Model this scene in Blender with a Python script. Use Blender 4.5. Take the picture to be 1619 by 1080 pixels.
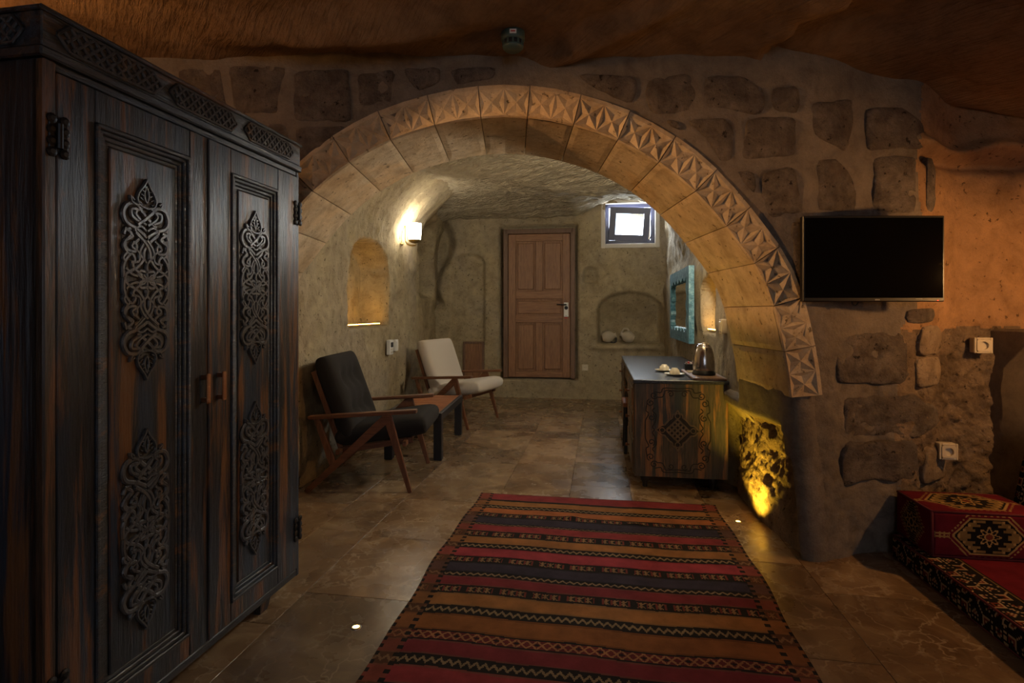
import bpy, bmesh, math, random
import numpy as np
from mathutils import Vector, Matrix
random.seed(7); RNG = np.random.RandomState(11)
for o in list(bpy.data.objects): bpy.data.objects.remove(o)
scene = bpy.context.scene; COL = scene.collection
rad = math.radians

# ------------------------------------------------------------------ camera
F, CAMH, HORY, CX = 862.0, 1.2, 495.0, 809.5      # focal px, eye height, horizon row, centre column (1619x1080)
cam = bpy.data.cameras.new('camera'); cam_o = bpy.data.objects.new('camera', cam); COL.objects.link(cam_o)
cam.sensor_width = 36; cam.lens = F / 1619 * 36; cam.shift_y = -45 / 1619; cam.clip_start = .02
cam_o.location = (0, 0, CAMH); cam_o.rotation_euler = (rad(90), 0, 0)
scene.camera = cam_o
# ------------------------------------------------------------------ view / world
vs = scene.view_settings; vs.view_transform = 'Standard'; vs.look = 'None'; vs.gamma = 1; vs.use_curve_mapping = False
vs.exposure = 0.1
w = bpy.data.worlds.new('sky'); scene.world = w; w.use_nodes = True
bg = w.node_tree.nodes['Background']; bg.inputs[0].default_value = (.72, .82, 1, 1); bg.inputs[1].default_value = 3.0

def area(name, loc, target, sx, sy, energy, col, spread=180):
    l = bpy.data.lights.new(name, 'AREA'); l.shape = 'RECTANGLE'; l.size = sx; l.size_y = sy; l.energy = energy; l.color = col
    l.spread = rad(spread)
    o = bpy.data.objects.new(name, l); COL.objects.link(o); o.location = loc
    o.rotation_euler = (Vector(target) - Vector(loc)).to_track_quat('-Z', 'Y').to_euler(); return o
def point(name, loc, energy, col, r=.03):
    l = bpy.data.lights.new(name, 'POINT'); l.energy = energy; l.color = col; l.shadow_soft_size = r
    o = bpy.data.objects.new(name, l); COL.objects.link(o); o.location = loc; return o
DAY = (.88, .93, 1.0); ORANGE = (1.0, .50, .17); YELLOW = (1.0, .62, .05); WARM = (1.0, .86, .62)
area('daylight_back_window', (1.69, 7.86, 2.50), (1.0, 5.4, 1.0), .62, .46, 85, DAY)
area('rear_fill_light', (1.5, -3.12, 1.65), (0.2, 2.5, .9), 1.5, 1.2, 38, (1.0, .96, .92))  # added soft general fill, set at an unseen window behind the camera

# ------------------------------------------------------------------ helpers
def tag(o, label, cat, group=None):
    o['label'] = label; o['category'] = cat
    if group: o['group'] = group
    return o
def link(name, me, mat=None, parent=None, smooth=False):
    o = bpy.data.objects.new(name, me); COL.objects.link(o)
    if mat is not None:
        for m in (mat if isinstance(mat, (list, tuple)) else [mat]): me.materials.append(m)
    if smooth: me.polygons.foreach_set('use_smooth', [True] * len(me.polygons))
    if parent is not None: o.parent = parent
    return o
def empty(name, loc=(0, 0, 0), rz=0, label=None, cat=None, group=None):
    o = bpy.data.objects.new(name, None); COL.objects.link(o); o.location = loc; o.rotation_euler = (0, 0, rz)
    o.empty_display_size = .1
    if label: tag(o, label, cat, group)
    return o
def struct(o): o['kind'] = 'structure'; return o

class MB:
    """collects shapes into one bmesh"""
    def __init__(s): s.bm = bmesh.new()
    def _merge(s, b, M=None):
        if M is not None: bmesh.ops.transform(b, matrix=M, verts=b.verts)
        me = bpy.data.meshes.new('t'); b.to_mesh(me); b.free(); s.bm.from_mesh(me); bpy.data.meshes.remove(me)
    def box(s, x0, x1, y0, y1, z0, z1, bev=0, M=None, seg=1):
        b = bmesh.new(); bmesh.ops.create_cube(b, size=1)
        T = Matrix.Translation(((x0+x1)/2, (y0+y1)/2, (z0+z1)/2)) @ Matrix.Diagonal((abs(x1-x0), abs(y1-y0), abs(z1-z0), 1))
        bmesh.ops.transform(b, matrix=T, verts=b.verts)
        if bev: bmesh.ops.bevel(b, geom=b.edges[:] , offset=bev, segments=seg, profile=.5, affect='EDGES')
        s._merge(b, M); return s
    def bar(s, p, q, wx, wy, bev=0, up=(0, 1, 0), wx2=None, wy2=None):
        """tapered square bar from p to q; wx across 'up', wy along up"""
        p, q = Vector(p), Vector(q); d = (q-p).normalized(); u = Vector(up); a = d.cross(u).normalized(); u = a.cross(d).normalized()
        wx2 = wx if wx2 is None else wx2; wy2 = wy if wy2 is None else wy2
        b = bmesh.new(); vs_ = []
        for c, ww, wh in ((p, wx, wy), (q, wx2, wy2)):
            for i, j in ((-1, -1), (1, -1), (1, 1), (-1, 1)): vs_.append(b.verts.new(c + a*i*ww/2 + u*j*wh/2))
        for f in ((3, 2, 1, 0), (4, 5, 6, 7), (0, 1, 5, 4), (1, 2, 6, 5), (2, 3, 7, 6), (3, 0, 4, 7)): b.faces.new([vs_[k] for k in f])
        if bev: bmesh.ops.bevel(b, geom=b.edges[:], offset=bev, segments=2, profile=.5, affect='EDGES')
        s._merge(b); return s
    def tube(s, pts, r, n=8, cap=True):
        pts = [Vector(p) for p in pts]; b = bmesh.new(); rings = []
        rr = r if isinstance(r, (list, tuple)) else [r]*len(pts)
        up = Vector((0, 0, 1))
        for i, p in enumerate(pts):
            d = (pts[min(i+1, len(pts)-1)] - pts[max(i-1, 0)]).normalized()
            a = d.cross(up); a = d.cross(Vector((1, 0, 0))) if a.length < .05 else a
            a.normalize(); c = d.cross(a)
            rings.append([b.verts.new(p + (a*math.cos(t) + c*math.sin(t))*rr[i]) for t in [2*math.pi*k/n for k in range(n)]])
        for r0, r1 in zip(rings, rings[1:]):
            for k in range(n): b.faces.new((r0[k], r0[(k+1) % n], r1[(k+1) % n], r1[k]))
        if cap: b.faces.new(rings[0][::-1]); b.faces.new(rings[-1])
        s._merge(b); return s
    def lathe(s, prof, n=24, M=None, cap=True):
        b = bmesh.new(); rings = [[b.verts.new((r*math.cos(2*math.pi*k/n), r*math.sin(2*math.pi*k/n), z)) for k in range(n)] for r, z in prof]
        for r0, r1 in zip(rings, rings[1:]):
            for k in range(n): b.faces.new((r0[k], r0[(k+1) % n], r1[(k+1) % n], r1[k]))
        if cap: b.faces.new(rings[0][::-1]); b.faces.new(rings[-1])
        s._merge(b, M); return s
    def prism(s, poly, y0, y1, bev=0):
        """poly of (x,z) extruded along y"""
        b = bmesh.new(); A = [b.verts.new((x, y0, z)) for x, z in poly]; B = [b.verts.new((x, y1, z)) for x, z in poly]
        n = len(poly); b.faces.new(A); b.faces.new(B[::-1])
        for k in range(n): b.faces.new((A[k], B[k], B[(k+1) % n], A[(k+1) % n]))
        bmesh.ops.recalc_face_normals(b, faces=b.faces)
        if bev: bmesh.ops.bevel(b, geom=b.edges[:], offset=bev, segments=1, affect='EDGES')
        s._merge(b); return s
    def ribbon(s, pts, wd, h, y=0.0, closed=False):
        """raised rounded strip in the xz plane, outward = -y"""
        n = len(pts); b = bmesh.new(); rings = []
        for i in range(n):
            p = pts[i]
            a, c = (pts[(i-1) % n], pts[(i+1) % n]) if closed else (pts[max(i-1, 0)], pts[min(i+1, n-1)])
            dx, dz = c[0]-a[0], c[1]-a[1]; L = math.hypot(dx, dz) or 1; nx, nz = -dz/L, dx/L
            rings.append([b.verts.new((p[0]+nx*o*wd, y-hh*h, p[1]+nz*o*wd)) for o, hh in ((-.5, -.3), (-.5, .55), (-.25, .95), (.25, .95), (.5, .55), (.5, -.3))])
        rng = range(n) if closed else range(n-1)
        for i in rng:
            r0, r1 = rings[i], rings[(i+1) % n]
            for k in range(5): b.faces.new((r0[k], r0[k+1], r1[k+1], r1[k]))
        if not closed: b.faces.new(rings[0]); b.faces.new(rings[-1][::-1])
        s._merge(b); return s
    def out(s, name, mat, parent=None, smooth=False):
        bmesh.ops.recalc_face_normals(s.bm, faces=s.bm.faces)
        me = bpy.data.meshes.new(name); s.bm.to_mesh(me); s.bm.free()
        return link(name, me, mat, parent, smooth)

def cr(pts, n=6, closed=False):
    """Catmull-Rom"""
    P = [np.array(p, float) for p in pts]; N = len(P); out = []
    for i in range(N if closed else N-1):
        if closed: a, b, c, d = P[i-1], P[i], P[(i+1) % N], P[(i+2) % N]
        else: a, b, c, d = P[max(i-1, 0)], P[i], P[i+1], P[min(i+2, N-1)]
        for k in range(n):
            t = k/n; out.append(tuple(.5*((2*b)+(c-a)*t+(2*a-5*b+4*c-d)*t*t+(3*b-a-3*c+d)*t**3)))
    if not closed: out.append(tuple(P[-1]))
    return out

def _h(ix, iy, sd): 
    v = np.sin(ix*127.1 + iy*311.7 + sd*74.7)*43758.5453; return v - np.floor(v)
def vn(x, y, sd=0):
    ix, iy = np.floor(x), np.floor(y); fx, fy = x-ix, y-iy; fx = fx*fx*(3-2*fx); fy = fy*fy*(3-2*fy)
    a, b, c, d = _h(ix, iy, sd), _h(ix+1, iy, sd), _h(ix, iy+1, sd), _h(ix+1, iy+1, sd)
    return (a*(1-fx)+b*fx)*(1-fy) + (c*(1-fx)+d*fx)*fy - .5
def fbm(x, y, sd=0, oct=4):
    s = 0; a = 1
    for k in range(oct): s = s + a*vn(x, y, sd+k*3.1); x = x*2.03+1.7; y = y*2.03+.9; a *= .5
    return s
def sst(a, b, x): t = np.clip((x-a)/(b-a), 0, 1); return t*t*(3-2*t)
def rbox(s, z, s0, s1, z0, z1, e=.02):
    return sst(s0-e, s0+e, s)*(1-sst(s1-e, s1+e, s))*sst(z0-e, z0+e, z)*(1-sst(z1-e, z1+e, z))
def arched(s, z, s0, s1, z0, z1, e=.02):
    """arched niche mask, round top"""
    c, r = (s0+s1)/2, (s1-s0)/2; top = z1 - r*.55*(1-np.sqrt(np.clip(1-((s-c)/r)**2, 0, 1)))
    return sst(s0-e, s0+e, s)*(1-sst(s1-e, s1+e, s))*sst(z0-e, z0+e, z)*(1-sst(-e, e, z-top))

def grid_mesh(name, X, Y, Z, mask=None, flip=False):
    nu, nv = X.shape; co = np.stack([X, Y, Z], -1).reshape(-1, 3)
    i = np.arange(nu*nv).reshape(nu, nv)
    q = np.stack([i[:-1, :-1], i[1:, :-1], i[1:, 1:], i[:-1, 1:]], -1)
    if flip: q = q[..., ::-1]
    q = q[mask] if mask is not None else q.reshape(-1, 4)
    me = bpy.data.meshes.new(name); me.from_pydata(co.tolist(), [], q.tolist()); me.update(); return me
def hf(name, P0, P1, z0, z1, res, fn, mat, out_side, maskfn=None, resz=None):
    """heightfield wall from plan point P0 to P1; out_side: +1 room lies left of the direction, -1 right; fn depth into the rock"""
    P0, P1 = np.array(P0, float), np.array(P1, float); L = np.linalg.norm(P1-P0); d = (P1-P0)/L
    n = np.array([d[1], -d[0]])*out_side
    s = np.linspace(0, L, int(L/res)+1); z = np.linspace(z0, z1, int((z1-z0)/(resz or res))+1)
    S, Zg = np.meshgrid(s, z, indexing='ij'); D = fn(S, Zg)
    X = P0[0]+d[0]*S+n[0]*D; Y = P0[1]+d[1]*S+n[1]*D
    m = None
    if maskfn is not None:
        Sc, Zc = (S[:-1, :-1]+S[1:, 1:])/2, (Zg[:-1, :-1]+Zg[1:, 1:])/2; m = maskfn(Sc, Zc)
    return struct(link(name, grid_mesh(name, X, Y, Zg, m, flip=out_side < 0), mat, smooth=True))

def fl(px, py, z=0):
    Y = (CAMH-z)*F/(py-HORY); return ((px-CX)/F*Y, Y)
def at(px, py, Y): return Vector(((px-CX)/F*Y, Y, CAMH+(HORY-py)/F*Y))

# ------------------------------------------------------------------ materials
class NT:
    def __init__(s, name):
        s.m = bpy.data.materials.new(name); s.m.use_nodes = True; s.t = s.m.node_tree; s.b = s.t.nodes['Principled BSDF']
    def n(s, typ, **kw):
        x = s.t.nodes.new(typ)
        for k, v in kw.items():
            if k.startswith('_'): setattr(x, k[1:], v)
            else: x.inputs[k.replace('__', ' ')].default_value = v
        return x
    def l(s, a, b): s.t.links.new(a, b)
    def ramp(s, fac, stops):
        r = s.n('ShaderNodeValToRGB'); e = r.color_ramp.elements
        while len(e) < len(stops): e.new(.5)
        for k, (p, c) in enumerate(stops): e[k].position = p; e[k].color = (*c, 1) if len(c) == 3 else c
        s.l(fac, r.inputs[0]); return r.outputs[0]
    def mix(s, fac, a, b, mode='MIX'):
        x = s.n('ShaderNodeMix', _data_type='RGBA', _blend_type=mode)
        for sock, v in ((x.inputs[0], fac), (x.inputs[6], a), (x.inputs[7], b)):
            if hasattr(v, 'is_output'): s.l(v, sock)
            else: sock.default_value = v if isinstance(v, (int, float)) else ((*v, 1) if len(v) == 3 else v)
        return x.outputs[2]
    def coord(s, kind='Object', scale=(1, 1, 1), rot=(0, 0, 0)):
        c = s.n('ShaderNodeTexCoord'); mp = s.n('ShaderNodeMapping', Scale=scale, Rotation=rot); s.l(c.outputs[kind], mp.inputs[0]); return mp.outputs[0]
    def noise(s, vec, scale, det=4, rough=.55, dist=0):
        x = s.n('ShaderNodeTexNoise', Scale=scale, Detail=det, Roughness=rough, Distortion=dist); s.l(vec, x.inputs['Vector']); return x.outputs['Fac']
    def bump(s, h, strength, dist, prev=None):
        x = s.n('ShaderNodeBump', Strength=strength, Distance=dist); s.l(h, x.inputs['Height'])
        if prev is not None: s.l(prev, x.inputs['Normal'])
        return x.outputs[0]
    def fin(s, col=None, rough=.8, bump=None, metal=0, spec=None):
        if col is not None:
            if hasattr(col, 'is_output'): s.l(col, s.b.inputs['Base Color'])
            else: s.b.inputs['Base Color'].default_value = (*col, 1)
        if hasattr(rough, 'is_output'): s.l(rough, s.b.inputs['Roughness'])
        else: s.b.inputs['Roughness'].default_value = rough
        if bump is not None: s.l(bump, s.b.inputs['Normal'])
        s.b.inputs['Metallic'].default_value = metal
        if spec is not None: s.b.inputs['Specular IOR Level'].default_value = spec
        return s.m
def rock(name, c1, c2, c3=None, sc=2.0, marks=None, rot=(0, 0, 0), mk=.5, md=.012, grain=.5, pits=0.0, gd=.006):
    t = NT(name); v = t.coord(); f = t.noise(v, sc, 8, .66, .3)
    col = t.ramp(f, [(.3, c1), (.68, c2)])
    if c3 is not None:
        f2 = t.noise(v, sc*.45, 5, .65, .8); col = t.mix(t.ramp(f2, [(.48, (0, 0, 0)), (.64, (.85, .85, .85))]), col, c3)
    col = t.mix(1.0, col, t.ramp(t.noise(v, 8.5, 8, .72, .4), [(.30, (.66, .64, .62)), (.52, (1, 1, 1)), (.74, (1.28, 1.26, 1.22))]), 'MULTIPLY')
    sp = t.noise(v, 120, 3, .7); col = t.mix(t.ramp(sp, [(.25, (.35, .35, .35)), (.45, (0, 0, 0))]), col, tuple(x*.6 for x in c1))
    g = t.noise(v, 70, 6, .75); b = t.bump(g, min(1, grain*1.2), gd*1.6)
    b = t.bump(t.noise(v, 16, 6, .65), min(1, grain), .022, b)
    if marks is not None:
        vr = t.coord(rot=rot); m2 = t.n('ShaderNodeMapping', Scale=marks); t.l(vr, m2.inputs[0]); b = t.bump(t.noise(m2.outputs[0], 1.0, 3, .55, .35), mk, md, b)
    if pits:
        p = t.ramp(t.noise(v, 34, 3, .6), [(.30, (0, 0, 0)), (.37, (1, 1, 1))]); col = t.mix(p, tuple(x*.35 for x in c1), col)
        b = t.bump(p, pits, .006, b)
    return t.fin(col, .92, b, spec=.15)
M = {}
M['plaster'] = rock('lime_mortar', (.155, .125, .097), (.26, .212, .160), (.20, .165, .135), 2.6, grain=.5, gd=.006)
M['stone'] = rock('field_stone', (.115, .092, .076), (.28, .23, .19), (.17, .13, .105), 13.0, grain=.9, pits=.5, gd=.012)
M['voussoir'] = rock('arch_limestone', (.46, .35, .22), (.60, .50, .36), (.50, .33, .17), 2.2, grain=.3, pits=.35, gd=.004)
M['cave'] = rock('cave_tuff', (.29, .225, .13), (.43, .355, .225), (.33, .27, .19), 1.3, marks=(34, 34, 7), mk=.35, md=.01, grain=.5, pits=.25)
M['cavemarks'] = rock('pick_marked_tuff', (.36, .31, .22), (.46, .40, .29), None, 1.3, marks=(14, 46, 14), rot=(0, 0, .35), mk=1.0, md=.06, grain=.4)
M['backwall'] = rock('smooth_tuff', (.27, .21, .125), (.41, .335, .21), (.31, .26, .19), 1.2, grain=.35, pits=.2)
M['ceil'] = rock('brown_ceiling_tuff', (.24, .145, .075), (.34, .215, .12), (.19, .115, .065), 1.1, marks=(7, 52, 9), rot=(0, 0, .89), mk=.8, md=.022, grain=.6)
M['ochre'] = rock('ochre_rock', (.30, .17, .085), (.42, .25, .13), (.26, .15, .08), 1.4, grain=.5, pits=.15)
M['rough'] = rock('rough_rock', (.27, .19, .125), (.46, .34, .23), (.22, .155, .10), 9, grain=1.0, pits=.5, gd=.016)

def wood(name, dark, mid, wear, amount=.5, rough=.5, axis='z', sc=1.0, fine=.35, tint=None):
    t = NT(name); s3 = {'z': (1, 1, .07), 'x': (.07, 1, 1), 'y': (1, .07, 1)}[axis]
    v = t.coord(scale=s3)
    g = t.noise(v, 75*sc, 6, .7, .9); col = t.ramp(g, [(.34, dark), (.60, mid)])
    if tint is not None: col = t.mix(t.ramp(t.noise(v, 11*sc, 4, .6), [(.50, (0, 0, 0)), (.60, (.8, .8, .8))]), col, tint)
    wmask = t.ramp(t.noise(v, 19*sc, 6, .68, .5), [(1-amount, (0, 0, 0)), (1-amount+.09, (1, 1, 1))])
    col = t.mix(wmask, col, t.mix(g, tuple(k*.45 for k in wear), tuple(k*1.35 for k in wear)))
    b = t.bump(g, min(1, fine*2), .004)
    return t.fin(col, rough, b, spec=.5)
M['wardrobe'] = wood('distressed_black_paint', (.005, .006, .008), (.024, .026, .030), (.15, .064, .024), .49, .30, tint=(.020, .034, .056), fine=.7)
M['wardrobe_h'] = wood('distressed_black_paint_rail', (.005, .006, .008), (.024, .027, .032), (.11, .054, .023), .46, .30, 'x', tint=(.022, .034, .052), fine=.7)
M['post'] = wood('worn_orange_post', (.010, .009, .008), (.040, .026, .016), (.15, .06, .022), .52, .4)
M['carving'] = wood('carved_worn_wood', (.022, .023, .026), (.066, .065, .065), (.14, .085, .045), .44, .28)
M['dresser'] = wood('worn_paint_dresser', (.036, .037, .031), (.11, .088, .060), (.34, .165, .066), .49, .45, tint=(.036, .050, .050))
M['dresser_top'] = wood('blue_black_top', (.022, .023, .026), (.050, .052, .058), (.09, .08, .075), .36, .22, 'y', fine=.1)
M['dresser_line'] = wood('worn_carved_line', (.10, .075, .045), (.20, .14, .08), (.34, .17, .07), .45, .45)
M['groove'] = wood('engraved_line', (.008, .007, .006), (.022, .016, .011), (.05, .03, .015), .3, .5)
M['door'] = wood('red_brown_door', (.15, .066, .030), (.29, .145, .068), (.22, .10, .05), .4, .5)
M['door_rail'] = wood('red_brown_door_rail', (.15, .066, .030), (.31, .155, .072), (.24, .11, .055), .4, .5, 'x')
M['doorframe'] = wood('door_frame_wood', (.10, .055, .034), (.18, .10, .06), (.14, .08, .05), .4, .55)
M['teak'] = wood('walnut_chair', (.085, .032, .014), (.19, .075, .032), (.14, .055, .024), .4, .38, 'x')
M['teak_z'] = wood('walnut_chair_leg', (.085, .032, .014), (.19, .075, .032), (.14, .055, .024), .4, .38, 'z')
M['slat'] = wood('table_slat', (.22, .075, .03), (.40, .15, .06), (.30, .11, .045), .4, .42, 'x')
M['tray'] = wood('tray_wood', (.16, .085, .05), (.27, .15, .085), (.2, .11, .06), .4, .45, 'y')
def plain(name, c, rough=.5, metal=0, em=None, es=0, bump=0, bs=300, spec=None, trans=0, ior=1.45):
    t = NT(name); b = None
    if bump: b = t.bump(t.noise(t.coord(), bs, 3), bump, .002)
    m = t.fin(c, rough, b, metal, spec)
    if em is not None: t.b.inputs['Emission Color'].default_value = (*em, 1); t.b.inputs['Emission Strength'].default_value = es
    if trans: t.b.inputs['Transmission Weight'].default_value = trans; t.b.inputs['IOR'].default_value = ior
    return m
M['black_fabric'] = plain('charcoal_fabric', (.030, .027, .026), .95, bump=.5, bs=260, spec=.1)
M['cream_fabric'] = plain('cream_fabric', (.56, .50, .42), .95, bump=.5, bs=260, spec=.1)
M['black_metal'] = plain('black_lacquer', (.012, .012, .014), .4)
M['iron'] = plain('dark_iron', (.018, .018, .020), .45, .6)
M['copper'] = plain('hammered_copper', (.30, .13, .06), .38, .9, bump=.8, bs=120)
M['steel'] = plain('brushed_steel', (.55, .50, .46), .22, 1)
M['brass'] = plain('aged_brass', (.42, .33, .16), .35, .9)
M['blackplastic'] = plain('black_plastic', (.008, .008, .008), .35)
M['screen'] = plain('tv_screen', (.002, .002, .0022), .07, spec=.2)
M['ivory'] = plain('ivory_plastic', (.62, .55, .42), .4)
M['white'] = plain('white_plastic', (.75, .74, .70), .4)
M['grey'] = plain('grey_mark', (.25, .25, .25), .5)
M['redmark'] = plain('red_mark', (.5, .06, .04), .5)
M['dark'] = plain('dark_slot', (.006, .006, .006), .7)
M['teal'] = plain('teal_housing', (.055, .095, .085), .45)
M['porcelain'] = plain('cream_porcelain', (.72, .64, .46), .22)
M['clay'] = plain('pale_clay', (.46, .39, .29), .8, bump=.6, bs=40)
def thin_glass():
    t = NT('clear_glass'); tr = t.n('ShaderNodeBsdfTransparent', Color=(.93, .96, .97, 1)); gl = t.n('ShaderNodeBsdfGlossy', Roughness=.05); mx = t.n('ShaderNodeMixShader', Fac=.09)
    t.l(tr.outputs[0], mx.inputs[1]); t.l(gl.outputs[0], mx.inputs[2]); t.l(mx.outputs[0], t.t.nodes['Material Output'].inputs[0]); return t.m
M['glass'] = thin_glass()
M['frost'] = plain('lit_frosted_glass', (.95, .93, .88), .3, em=(1, .90, .72), es=36)
M['frost2'] = plain('lit_frosted_glass_bright', (.95, .93, .88), .3, em=(1, .90, .72), es=240)
M['strip'] = plain('led_strip', (.9, .7, .2), .4, em=(1, .50, .08), es=36)
M['strip_y'] = plain('floor_lamp_lens', (.9, .8, .4), .3, em=(1, .66, .14), es=9)
M['amber'] = plain('lit_amber_glass', (.9, .6, .3), .4, em=(1, .55, .2), es=6)
M['winframe'] = plain('blue_grey_window_frame', (.10, .11, .17), .5)
M['winplaster'] = plain('whitewashed_reveal', (.60, .57, .52), .9, bump=.6, bs=30)
M['mirror'] = plain('mirror_glass', (.80, .78, .74), .03, 1)
M['leaf_flat'] = plain('packet_foil', (.55, .42, .36), .4)
def mirror_frame():
    t = NT('teal_mirror_frame'); v = t.coord(scale=(1, 1, 1)); f = t.noise(v, 26, 5, .7)
    col = t.ramp(f, [(.35, (.03, .10, .13)), (.52, (.09, .24, .29)), (.70, (.30, .46, .50))]); return t.fin(col, .45, t.bump(f, .6, .004))
M['mframe'] = mirror_frame()
def marble():
    t = NT('brown_marble'); v = t.coord('Object')
    oi = t.n('ShaderNodeObjectInfo'); add = t.n('ShaderNodeVectorMath', _operation='MULTIPLY_ADD')
    t.l(oi.outputs['Random'], add.inputs[0]); add.inputs[1].default_value = (31, 57, 13); 
    c = t.n('ShaderNodeTexCoord'); t.l(c.outputs['Object'], add.inputs[2]); v = add.outputs[0]
    base = t.ramp(t.noise(v, 3.2, 6, .62, 1.2), [(.28, (.11, .068, .038)), (.5, (.215, .14, .080)), (.72, (.36, .26, .155))])
    vein = t.n('ShaderNodeTexVoronoi', _feature='DISTANCE_TO_EDGE', Scale=7.0); 
    dv = t.n('ShaderNodeVectorMath', _operation='MULTIPLY_ADD'); nz = t.n('ShaderNodeTexNoise', Scale=6, Detail=4); t.l(v, nz.inputs['Vector'])
    t.l(nz.outputs['Color'], dv.inputs[0]); dv.inputs[1].default_value = (.35, .35, .35); t.l(v, dv.inputs[2]); t.l(dv.outputs[0], vein.inputs['Vector'])
    vm = t.ramp(vein.outputs['Distance'], [(.0, (.75, .75, .75)), (.045, (0, 0, 0))])
    br = t.ramp(t.noise(v, 2.4, 3), [(.42, (0, 0, 0)), (.6, (1, 1, 1))])
    vm2 = t.mix(1.0, vm, br, 'MULTIPLY')
    col = t.mix(vm2, base, (.48, .39, .28))
    tone = t.ramp(oi.outputs['Random'], [(0, (.62, .60, .58)), (.5, (.95, .92, .88)), (1, (1.25, 1.18, 1.08))])
    col = t.mix(1.0, col, tone, 'MULTIPLY')
    r = t.ramp(t.noise(v, 5, 4), [(.3, (.20, .20, .20)), (.7, (.34, .34, .34))])
    return t.fin(col, r, t.bump(t.noise(v, 14, 3), .05, .004), spec=.5)
M['marble'] = marble()
M['grout'] = plain('tile_grout', (.09, .062, .04), .9)
def vcol(name, rough=.95, bs=350):
    t = NT(name); a = t.n('ShaderNodeVertexColor', _layer_name='Col'); v = t.coord()
    w_ = t.noise(v, bs, 2); col = t.mix(t.ramp(t.noise(v, 7, 4, .6), [(.3, (.72, .72, .72)), (.7, (1.1, 1.1, 1.1))]), (0, 0, 0), a.outputs[0])
    mul = t.mix(1.0, a.outputs[0], t.ramp(t.noise(v, 9, 5, .65), [(.3, (.68, .68, .68)), (.7, (1.15, 1.15, 1.15))]), 'MULTIPLY')
    return t.fin(mul, rough, t.bump(w_, .4, .002), spec=.12)
M['kilim'] = vcol('woven_kilim'); M['cushion_cloth'] = vcol('woven_cushion')

# ================================================================== STRUCTURE
# ---- floor: slab + marble tiles laid along the room axis (9.2 deg)
HD = rad(9.2); U = np.array([math.cos(HD), -math.sin(HD)]); V = np.array([math.sin(HD), math.cos(HD)])
fb = MB(); fb.box(-3.2, 3.8, -3.6, 8.7, -.2, -.012); floor = struct(fb.out('floor', M['grout']))
def in_room(x, y):
    if y < 2.62: return -2.0 < x < 3.2 and y > .85
    if y < 3.3: return -1.75 < x < 1.7
    if y > 8.2: return False
    return -1.75+(y-3.2)*.094 < x < 1.75+(y-3.3)*.165
# strips of tiles running along V, widths vary, cross joints vary
tile_cache = {}
def tile_mesh(w_, l_):
    k = (round(w_, 2), round(l_, 2))
    if k not in tile_cache:
        b = bmesh.new(); bmesh.ops.create_cube(b, size=1)
        bmesh.ops.transform(b, matrix=Matrix.Diagonal((k[0]-.0022, k[1]-.0022, .02, 1)), verts=b.verts)
        bmesh.ops.bevel(b, geom=[e for e in b.edges if all(v_.co.z > 0 for v_ in e.verts)], offset=.0006, segments=1, affect='EDGES')
        me = bpy.data.meshes.new('tile'); b.to_mesh(me); b.free(); me.materials.append(M['marble']); tile_cache[k] = me
    return tile_cache[k]
u = -4.2; row = 0
while u < 4.4:
    wd = [.45, .30, .60, .45, .40][row % 5]; row += 1; v = -.2 - random.random()*.5
    while v < 9:
        ln = random.choice([.30, .45, .60, .60, .75, .90])
        c = U*(u+wd/2) + V*(v+ln/2)
        if in_room(c[0], c[1]):
            o = bpy.data.objects.new('tile', tile_mesh(wd, ln)); COL.objects.link(o); o.parent = floor
            o.location = (c[0], c[1], -.01 + random.uniform(-.0004, .0004)); o.rotation_euler = (0, 0, -HD)
        v += ln
    u += wd

# ---- arch curve (x offset, z) in the wall plane Y=2.63
YF, YB = 2.63, 3.25; ACX = -.038
apx = [(0, 186), (76, 194), (175, 223), (260, 272), (318, 325), (374, 394), (401, 433), (420, 477), (436, 543), (446, 600), (449, 628)]
half = [(dx/F*YF, CAMH+(HORY-y)/F*YF) for dx, y in apx]
halfs = np.array(cr(half, 10)); 
full = np.concatenate([halfs[::-1]*[-1, 1], halfs[1:]]); full[:, 0] += ACX
seg = np.concatenate([[0], np.cumsum(np.linalg.norm(np.diff(full, axis=0), axis=1))]); ARCL = seg[-1]
def arch(t):
    return np.array([np.interp(t, seg, full[:, 0]), np.interp(t, seg, full[:, 1])])
def archn(t):
    a, b = arch(max(t-.02, 0)), arch(min(t+.02, ARCL)); d = (b-a)/np.linalg.norm(b-a); return np.array([-d[1], d[0]])
ZSP = half[-1][1]; RING = .150
def jambx(z):   # half opening below the ring
    return np.interp(z, [0, .3, ZSP], [1.44, 1.41, half[-1][0]])
def inside_arch(x, z, off):
    """True inside the arch curve enlarged by off"""
    xx = np.abs(x-ACX); hz = halfs[::-1]
    # width at height z (curve monotone in z)
    t = np.linspace(0, ARCL/2, 160)+ARCL/2
    pts = np.array([arch(k)+archn(k)*off for k in t])
    hw = np.interp(z, pts[::-1, 1], pts[::-1, 0]-ACX, right=-1); hw = np.where(z < ZSP, jambx(z)+off, hw)
    return xx < hw
def Yw(x): return 2.63 + .10*sst(1.42, 1.85, x) + .20*sst(1.98, 2.45, x)
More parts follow.
